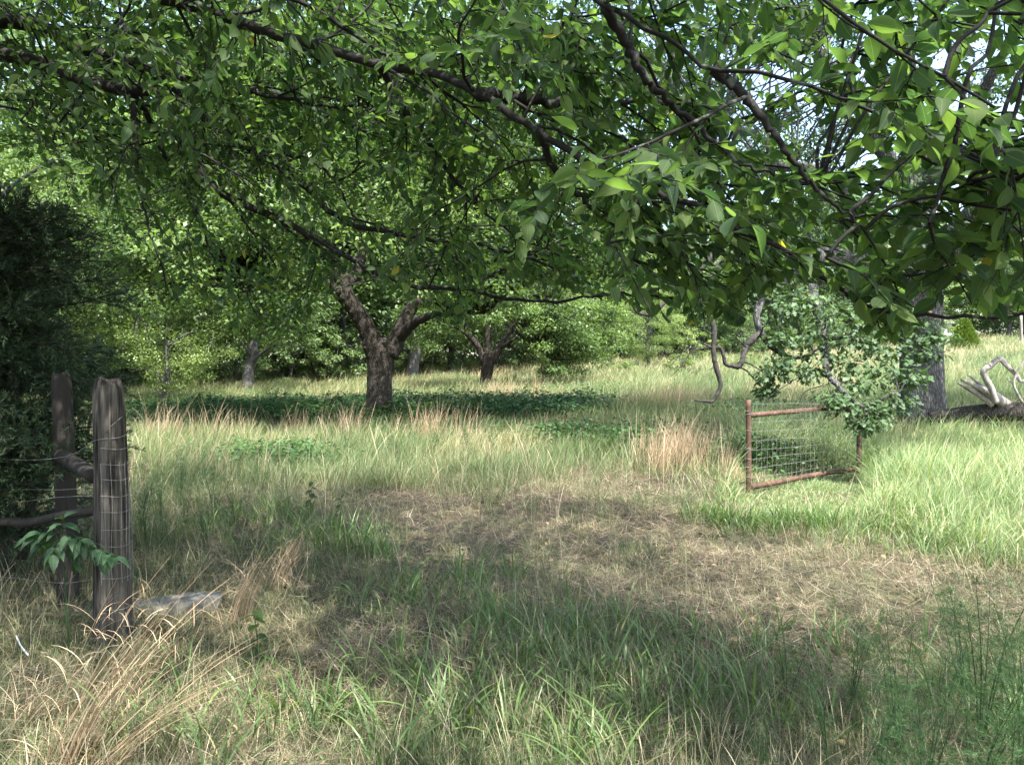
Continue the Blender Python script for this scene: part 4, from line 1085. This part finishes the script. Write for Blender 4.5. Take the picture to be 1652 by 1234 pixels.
# ------------------------------------------------------------------ rusty pipe gate on the right
def gate():
    g0 = W(1207, 806, 10.5)
    root = empty("pipe_gate", (g0[0], g0[1], float(gz(g0[0], g0[1]))), "open gate panel of rusty pipe and woven wire left of the tall grass", "gate")
    a = W(1207, 815, 10.5); b = W(1207, 645, 10.5)
    mb = MB(); tube(mb, spline([a, (a + b) / 2 + [.008, 0, 0], b], 14), .037, 16, rough=.01); part(mb, "end_post", M_RUST, root)
    f0 = W(1386, 770, 11.9); f1 = W(1386, 662, 11.9)
    mb = MB(); tube(mb, spline([f0, f1], 8), .04, 14, rough=.01); part(mb, "end_post", M_RUST, root)
    t0 = W(1210, 670, 10.55); t1 = W(1340, 659, 11.55); t2 = f1 + [0, 0, -.03]
    mb = MB(); tube(mb, spline([t0, W(1275, 664, 11.05), t1, t2], 24), np.linspace(.036, .033, 24), 14, rough=.02); part(mb, "top_rail", M_RUST, root)
    b0 = W(1211, 786, 10.55); b1 = W(1325, 764, 11.4); b2 = W(1386, 757, 11.9)
    mb = MB(); tube(mb, spline([b0, W(1268, 775, 10.97), b1, b2], 24), np.linspace(.042, .034, 24), 14, rough=.02); part(mb, "bottom_rail", M_RUST, root)
    # woven wire
    mb = MB()
    top0, top1 = W(1213, 652, 10.55), W(1384, 650, 11.85)
    for k in range(10):
        t = k / 9.0
        A = top0 * (1 - t) + b0 * t; B = top1 * (1 - t) + b2 * t
        P = spline([A, A * .66 + B * .34 + rng.normal(0, .008, 3), A * .33 + B * .67 + rng.normal(0, .012, 3), B], 16)
        tube(mb, P, .002, 5, cap=False)
    for k in range(1, 23):
        t = k / 23.0
        A = top0 * (1 - t) + top1 * t; B = b0 * (1 - t) + b2 * t
        tube(mb, spline([A, (A + B) / 2 + rng.normal(0, .01, 3), B], 8), .0017, 5, cap=False)
    part(mb, "wire_mesh", M_WIRE, root)
    mb = MB()
    for row in [664, 669, 695, 722, 724, 740, 753, 770]:
        z = W(0, row, 10.5)[2]; t = np.linspace(0, 6.3, 20)
        tube(mb, np.stack([g0[0] + .041 * np.cos(t), g0[1] + .041 * np.sin(t), z + .008 * np.sin(t + row)], -1), .003, 5, cap=False)
    for row in [690, 715, 735]:
        z = W(0, row, 11.9)[2]; t = np.linspace(0, 6.3, 20)
        tube(mb, np.stack([f0[0] + .045 * np.cos(t), f0[1] + .045 * np.sin(t), z + .01 * np.sin(t + row)], -1), .003, 5, cap=False)
    part(mb, "tie_wire", M_WIRE, root)
gate()

# ------------------------------------------------------------------ fallen log, split slab, dead branch
def fallen_log():
    g = W(1640, 680, 15.6)
    root = empty("fallen_log", (g[0], g[1], float(gz(g[0], g[1]))), "dark fallen log lying in the tall grass at the right edge", "log")
    mb = MB(); A = spline([W(1500, 676, 15.9), W(1560, 668, 15.7), W(1640, 664, 15.5), (W(1760, 668, 15.4)), W(1850, 680, 15.2)], 34)
    tube(mb, A, np.interp(np.linspace(0, 1, 34), [0, .3, 1], [.15, .19, .23]), 28, rough=.05, ridge=.08, seed=6); part(mb, "log_body", M_BARK, root)
    mb = MB()   # grey splintered wood standing up from it
    for k, (p0, p1, w0, w1) in enumerate([((1618, 650), (1552, 612), .11, .03), ((1600, 652), (1546, 618), .08, .025), ((1612, 650), (1560, 603), .07, .012), ((1625, 652), (1578, 622), .09, .03), ((1632, 655), (1588, 640), .07, .03)]):
        a = W(*p0, 15.35 + .05 * k); b = W(*p1, 15.25 + .04 * k)
        P = spline([a, (a + b) / 2 + [0, 0, .03], b], 10)
        tube(mb, P, np.linspace(w0, w1, 10), 9, rough=.16, seed=k + 20)
    part(mb, "split_wood", M_DEAD, root)
fallen_log()
mb = MB()
A = spline([W(1607, 650, 15.1), W(1600, 628, 15.1), W(1587, 601, 15.1), W(1598, 590, 15.1), W(1613, 579, 15.1), W(1624, 590, 15.0), (W(1640, 605, 15.0)), W(1650, 615, 14.9), W(1680, 590, 14.9)], 40)
tube(mb, A, np.interp(np.linspace(0, 1, 40), [0, .5, 1], [.07, .05, .02]), 12, rough=.12, seed=9)
A = spline([W(1655, 575, 14.8), W(1642, 600, 14.8), W(1635, 618, 14.8), W(1642, 636, 14.8), W(1650, 650, 14.8)], 18)
tube(mb, A, np.linspace(.015, .03, 18), 8, rough=.05)
for (a, b, c, d) in [(1613, 579, 1608, 574), (1640, 605, 1632, 590), (1598, 590, 1590, 585), (1635, 618, 1622, 608)]:
    connect(mb, W(a, b, 15), W(c, d, 14.9), .02, .006, 6, 0, seed=a)
tagp(mb.build("dead_branch", M_DEAD), "bleached crooked dead branch rising from the fallen log", "branch")

# ------------------------------------------------------------------ flat stone, white stick
def slab():
    c = W(288, 968, 5.35); c[2] = float(gz(c[0], c[1])) + .045
    k = 22; a = np.linspace(0, 2 * np.pi, k, endpoint=False); r_ = np.random.default_rng(4)
    rad = np.stack([.27 * (1 + .12 * np.sin(2 * a + 1) + r_.normal(0, .04, k)), .17 * (1 + .1 * np.sin(3 * a) + r_.normal(0, .04, k))], -1)
    rings = []
    for s, z in [(1.0, -.08), (1.02, .0), (.97, .03), (.7, .04), (.35, .046), (.02, .047)]:
        rings.append(np.stack([c[0] + rad[:, 0] * np.cos(a) * s, c[1] + rad[:, 1] * np.sin(a) * s, c[2] + z + .03 * np.cos(a) * s + r_.normal(0, .003, k)], -1))
    V = np.array(rings); n = len(rings)
    i = np.arange(n - 1)[:, None] * k; j = np.arange(k)[None]; j2 = (j + 1) % k
    mb = MB(); mb.add(V, np.stack([i + j, i + j2, i + k + j2, i + k + j], -1))
    tagp(mb.build("flat_stone", M_STONE), "flat grey stone lying in the dry grass right of the corner post", "stone")
slab()
mb = MB(); tube(mb, spline([W(26, 1025, 4.4), W(34, 1042, 4.35), W(46, 1057, 4.3)], 8), np.linspace(.004, .006, 8), 7, rough=.05)
tagp(mb.build("white_stick", M_WALL), "short bleached white stick caught in the dark weeds at lower left", "stick")

# ------------------------------------------------------------------ tan grass clumps in the lower left (each a thing)
def tan_clump(px, row, Y, h, lean, nst, label):
    x0, y0 = (px - CX) / FPX * Y, Y
    z0 = float(gz(x0, y0))
    mb = MB(); n = nst
    x = x0 + rng.normal(0, .045, n); y = y0 + rng.normal(0, .04, n)
    strips(mb, x, y, np.full(n, z0 - .01), rng.uniform(.6, 1.15, n) * h, rng.uniform(.004, .009, n), rng.normal(.05, .11, n), rng.normal(1, .09, n) * lean, rng.uniform(.3, .75, n),
           rng.uniform(0, 1, n), S=9, prof=[1, .9, .9, .8, .7, .5, .2])
    m_ = n   # short curled side blades
    x = x0 + rng.normal(0, .08, m_); y = y0 + rng.normal(0, .07, m_)
    strips(mb, x, y, np.full(m_, z0), rng.uniform(.1, .35, m_), rng.uniform(.002, .004, m_), rng.uniform(0, 6.28, m_), rng.uniform(.2, .9, m_), rng.uniform(.5, 2.5, m_), rng.uniform(.3, 1, m_), S=6)
    # blades branching off the stems
    k = n * 2; t = rng.uniform(.3, .85, k); az = rng.normal(.15, .3, k)
    xx = x0 + np.sin(lean * .9) * h * t * .8 * np.cos(az); yy = y0 + np.sin(lean * .9) * h * t * .8 * np.sin(az)
    strips(mb, xx + rng.normal(0, .03, k), yy + rng.normal(0, .03, k), z0 + h * t * .82, rng.uniform(.08, .2, k), rng.uniform(.002, .0035, k), rng.uniform(0, 6.28, k), rng.uniform(.3, 1.3, k), rng.uniform(.6, 2.2, k), rng.uniform(.3, 1, k), S=5)
    tagp(mb.build("dry_grass_clump", M_TAN), label, "dry grass", "clumps of dry tan grass at lower left")
tan_clump(75, 1234, 2.95, .98, .34, 22, "tall tan grass clump at the lower left corner leaning right, leftmost one")
tan_clump(125, 1190, 3.15, .98, .50, 24, "tan grass clump arching right just below the corner post")
tan_clump(150, 1240, 3.0, .92, .68, 26, "tan grass clump leaning lowest to the right of its neighbours below the post")
tan_clump(30, 1170, 3.4, .35, .5, 24, "short curled dry grass clump in the lower left corner by the white stick")
tan_clump(385, 1000, 5.0, .55, .2, 40, "upright dry grass clump right of the flat stone")
tan_clump(450, 930, 5.8, .5, .3, 40, "bushy tan grass clump behind the flat stone beside green grass")

# ------------------------------------------------------------------ small leafy plants
def seedling(name, label, px, Y, h, leafs, size, lean=(0, 0), z0=None, group=None, mat=None):
    x0 = (px - CX) / FPX * Y; z = float(gz(x0, Y)) if z0 is None else z0
    root = empty(name, (x0, Y, z), label, "plant", group)
    P = spline([(x0, Y, z - .02), (x0 + lean[0] * .4, Y, z + h * .55), (x0 + lean[0], Y + lean[1], z + h)], 14)
    mb = MB(); tube(mb, P, np.linspace(.004, .002, 14), 6); part(mb, "stem", M_WEED, root)
    t = np.linspace(.35, 1, leafs); i = (t * 13).astype(int)
    pos = P[i]; a = np.arange(leafs) * 2.4 + rng.uniform(0, 1)
    xd = np.stack([np.cos(a), np.sin(a), rng.uniform(-.5, .2, leafs)], -1)
    nd = unit(np.stack([rng.normal(0, .4, leafs), rng.normal(-.3, .3, leafs), np.ones(leafs)], -1))
    lb = MB(); stamp(lb, LEAF_ELM, pos, xd, nd, rng.uniform(.75, 1.2, leafs) * size, rng.uniform(0, .7, leafs)); part(lb, "foliage", mat or M_LEAF, root)
seedling("seedling", "thin dark leaved seedling standing on the straw path left of centre", 500, 8.6, .42, 13, .09, (.03, 0))
seedling("seedling", "dark leaved seedling in the sunlit spot at lower left", 418, 4.15, .34, 11, .085, (-.03, 0))
seedling("seedling", "second thin seedling just right of the first on the straw path", 548, 8.2, .34, 8, .08, (.02, 0))
def compound():
    x0, Y = W(95, 0, 4.25)[0], 4.25
    M_SAP = leaf_mat("sapling_leaf", [(0, (.025, .06, .03)), (1, (.05, .11, .05))], trans=.35, rough=.45, veins=True)
    root = empty("leafy_sapling", (x0, Y, 0), "leafy green sapling with compound leaves in front of the left posts", "sapling")
    mb = MB(); top = W(100, 860, 4.25)
    tube(mb, spline([(x0, Y + .1, 0), (x0 + .01, Y + .05, .35), top], 14), np.linspace(.006, .003, 14), 6)
    lb = MB()
    for k, (px, row) in enumerate([(102, 838), (65, 860), (60, 885), (130, 872), (150, 888), (120, 905), (185, 900), (85, 895), (45, 870), (165, 905)]):
        e = W(px, row, 4.2 + rng.uniform(-.1, .12)); connect(mb, top + [0, 0, -.03 * (k % 4)], e, .003, .0015, 4, .1, seed=k)
        ax = unit(e - top)
        for q in range(6):
            base = e - ax * .045 * (q // 2); sgn = 1 if q % 2 else -1
            sd = np.cross(ax, [0, 0, 1.0]); xd = unit(ax * (.6 if q else 1.5) + sd * sgn * .9 + [0, 0, -.1] + rng.normal(0, .15, 3))
            stamp(lb, LEAF_VAR[1], base[None], xd[None], unit(np.array([[rng.normal(0, .25), -.35 + rng.normal(0, .2), 1.0]])), rng.uniform(.07, .10), [rng.uniform(.0, .8)])
    part(mb, "stem", M_WEED, root); part(lb, "foliage", M_SAP, root)
compound()

# ------------------------------------------------------------------ feathery weeds
def fennel_mesh(seed, h=.8):
    global rng
    kr = rng; rng = np.random.default_rng(seed)
    mb = MB(); st, dd = [], []
    for s in range(5):
        a = rng.uniform(0, 6.28); e = np.array([math.cos(a) * .22 * h, math.sin(a) * .22 * h, h * rng.uniform(.65, 1)])
        P = spline([(0, 0, 0), e * .5 + rng.normal(0, .02, 3) + [0, 0, .03], e], 14); tube(mb, P, np.linspace(.004, .0012, 14), 5)
        for k in range(34):
            i = rng.integers(2, 14); q = P[i]; aa = rng.uniform(0, 6.28)
            st.append(q); dd.append(unit(np.array([math.cos(aa), math.sin(aa), rng.uniform(.2, 1.0)])))
    cedar_sprays(mb, np.array(st), np.array(dd), .15 * h, 0, 26, .028, .06)
    me = mb.mesh("feathery_weed", M_FENNEL)
    rng = kr
    return me
FM = [fennel_mesh(501), fennel_mesh(502), fennel_mesh(503)]
def weeds(spots_, label, group):
    for i, (px, Y, s) in enumerate(spots_):
        x0 = (px - CX) / FPX * Y
        o = bpy.data.objects.new("feathery_weed", FM[i % 3]); col.objects.link(o)
        o.location = (x0, Y, float(gz(x0, Y)) - .01); o.rotation_euler = (random.uniform(-.15, .15), random.uniform(-.15, .2), random.uniform(0, 6.28)); o.scale = (s, s, s)
        tagp(o, label, "weed", group)
weeds([(1340, 2.9, .62), (1410, 2.75, .7), (1490, 2.8, .85), (1560, 2.7, .95), (1630, 2.8, .9), (1450, 3.1, .8), (1580, 3.2, 1.0), (1690, 2.9, .9), (1250, 2.9, .5), (1520, 2.4, .75), (1630, 2.35, .8), (1370, 3.6, .6), (1270, 3.7, .6), (1460, 2.45, .6), (1560, 3.6, .9)],
      "feathery dark green weed at the lower right corner", "feathery weeds at the lower right")
weeds([(300, 8.2, .8), (345, 8.6, .9), (260, 8.0, .8), (380, 8.4, .7), (235, 7.2, .75), (330, 7.4, .7), (420, 9.6, .7), (225, 8.8, .9), (290, 9.5, .95)],
      "feathery pale green weed in the grass right of the corner post", "feathery weeds right of the corner post")
weeds([(640, 13.5, 1.0), (700, 14.4, 1.1), (760, 14.0, 1.1), (800, 14.5, 1.0), (665, 15.5, .9)],
      "feathery upright weed in the meadow in front of the forked tree", "feathery weeds before the forked tree")
weeds([(250, 3.05, .35), (330, 3.15, .32), (520, 3.3, .3)],
      "low feathery weed at the bottom edge left of centre", "low feathery weeds at the bottom edge")

# ------------------------------------------------------------------ distant things on the right
def young_cedar():
    Y = 55; x0 = (1556 - CX) / FPX * Y; z = float(gz(x0, Y))
    root = empty("young_cedar", (x0, Y, z), "young yellow green cone shaped cedar on the far right slope", "tree")
    mb = MB(); tube(mb, spline([(x0, Y, z - .1), (x0, Y, z + 2.0)], 6), np.linspace(.06, .02, 6), 8); part(mb, "trunk", M_BARKG, root)
    n = 4200; t = rng.uniform(0, 1, n) ** .8; a = rng.uniform(0, 6.28, n); rr = 1.05 * (1 - t) ** .8 * rng.uniform(.5, 1.1, n) + .04
    pos = np.stack([x0 + rr * np.cos(a), Y + rr * np.sin(a), z + .15 + 2.3 * t], -1)
    xd = np.stack([np.cos(a), np.sin(a), np.full(n, .9)], -1)
    lb = MB(); stamp(lb, KITE, pos, xd, unit(rng.normal(0, 1, (n, 3))), rng.uniform(.12, .25, n), rng.uniform(0, 1, n)); part(lb, "crown", M_YCEDAR, root)
young_cedar()
def shed():
    Y = 78; x0 = (1527 - CX) / FPX * Y; z = float(gz(x0, Y)) - .3
    root = empty("shed", (x0, Y, z), "pale grey boarded shed glimpsed right of the oak trunk", "shed")
    mb = MB(); box(mb, (x0 - 1.9, Y, z), (x0 + .55, Y + 3, z + 2.4)); part(mb, "wall", M_WALL, root, False)
    mb = MB()
    V = [(x0 - 2.1, Y - .3, z + 2.4), (x0 + .8, Y - .3, z + 2.4), (x0 + .8, Y + 3.3, z + 2.4), (x0 - 2.1, Y + 3.3, z + 2.4), (x0 - 2.1, Y + 1.5, z + 3.4), (x0 + .8, Y + 1.5, z + 3.4)]
    mb.add(V, [[0, 1, 5, 4], [2, 3, 4, 5], [0, 4, 4, 3], [1, 2, 5, 5]][:2]); mb.add(V, [[0, 3, 2, 1]])
    part(mb, "roof", M_ROOF, root, False)
shed()
mb = MB(); a = W(1649, 570, 62); b = W(1647, 508, 62); tube(mb, spline([a, b], 6), .10, 10)
tagp(mb.build("wooden_pole", M_DEAD), "pale wooden pole at the far right edge of the meadow", "pole")
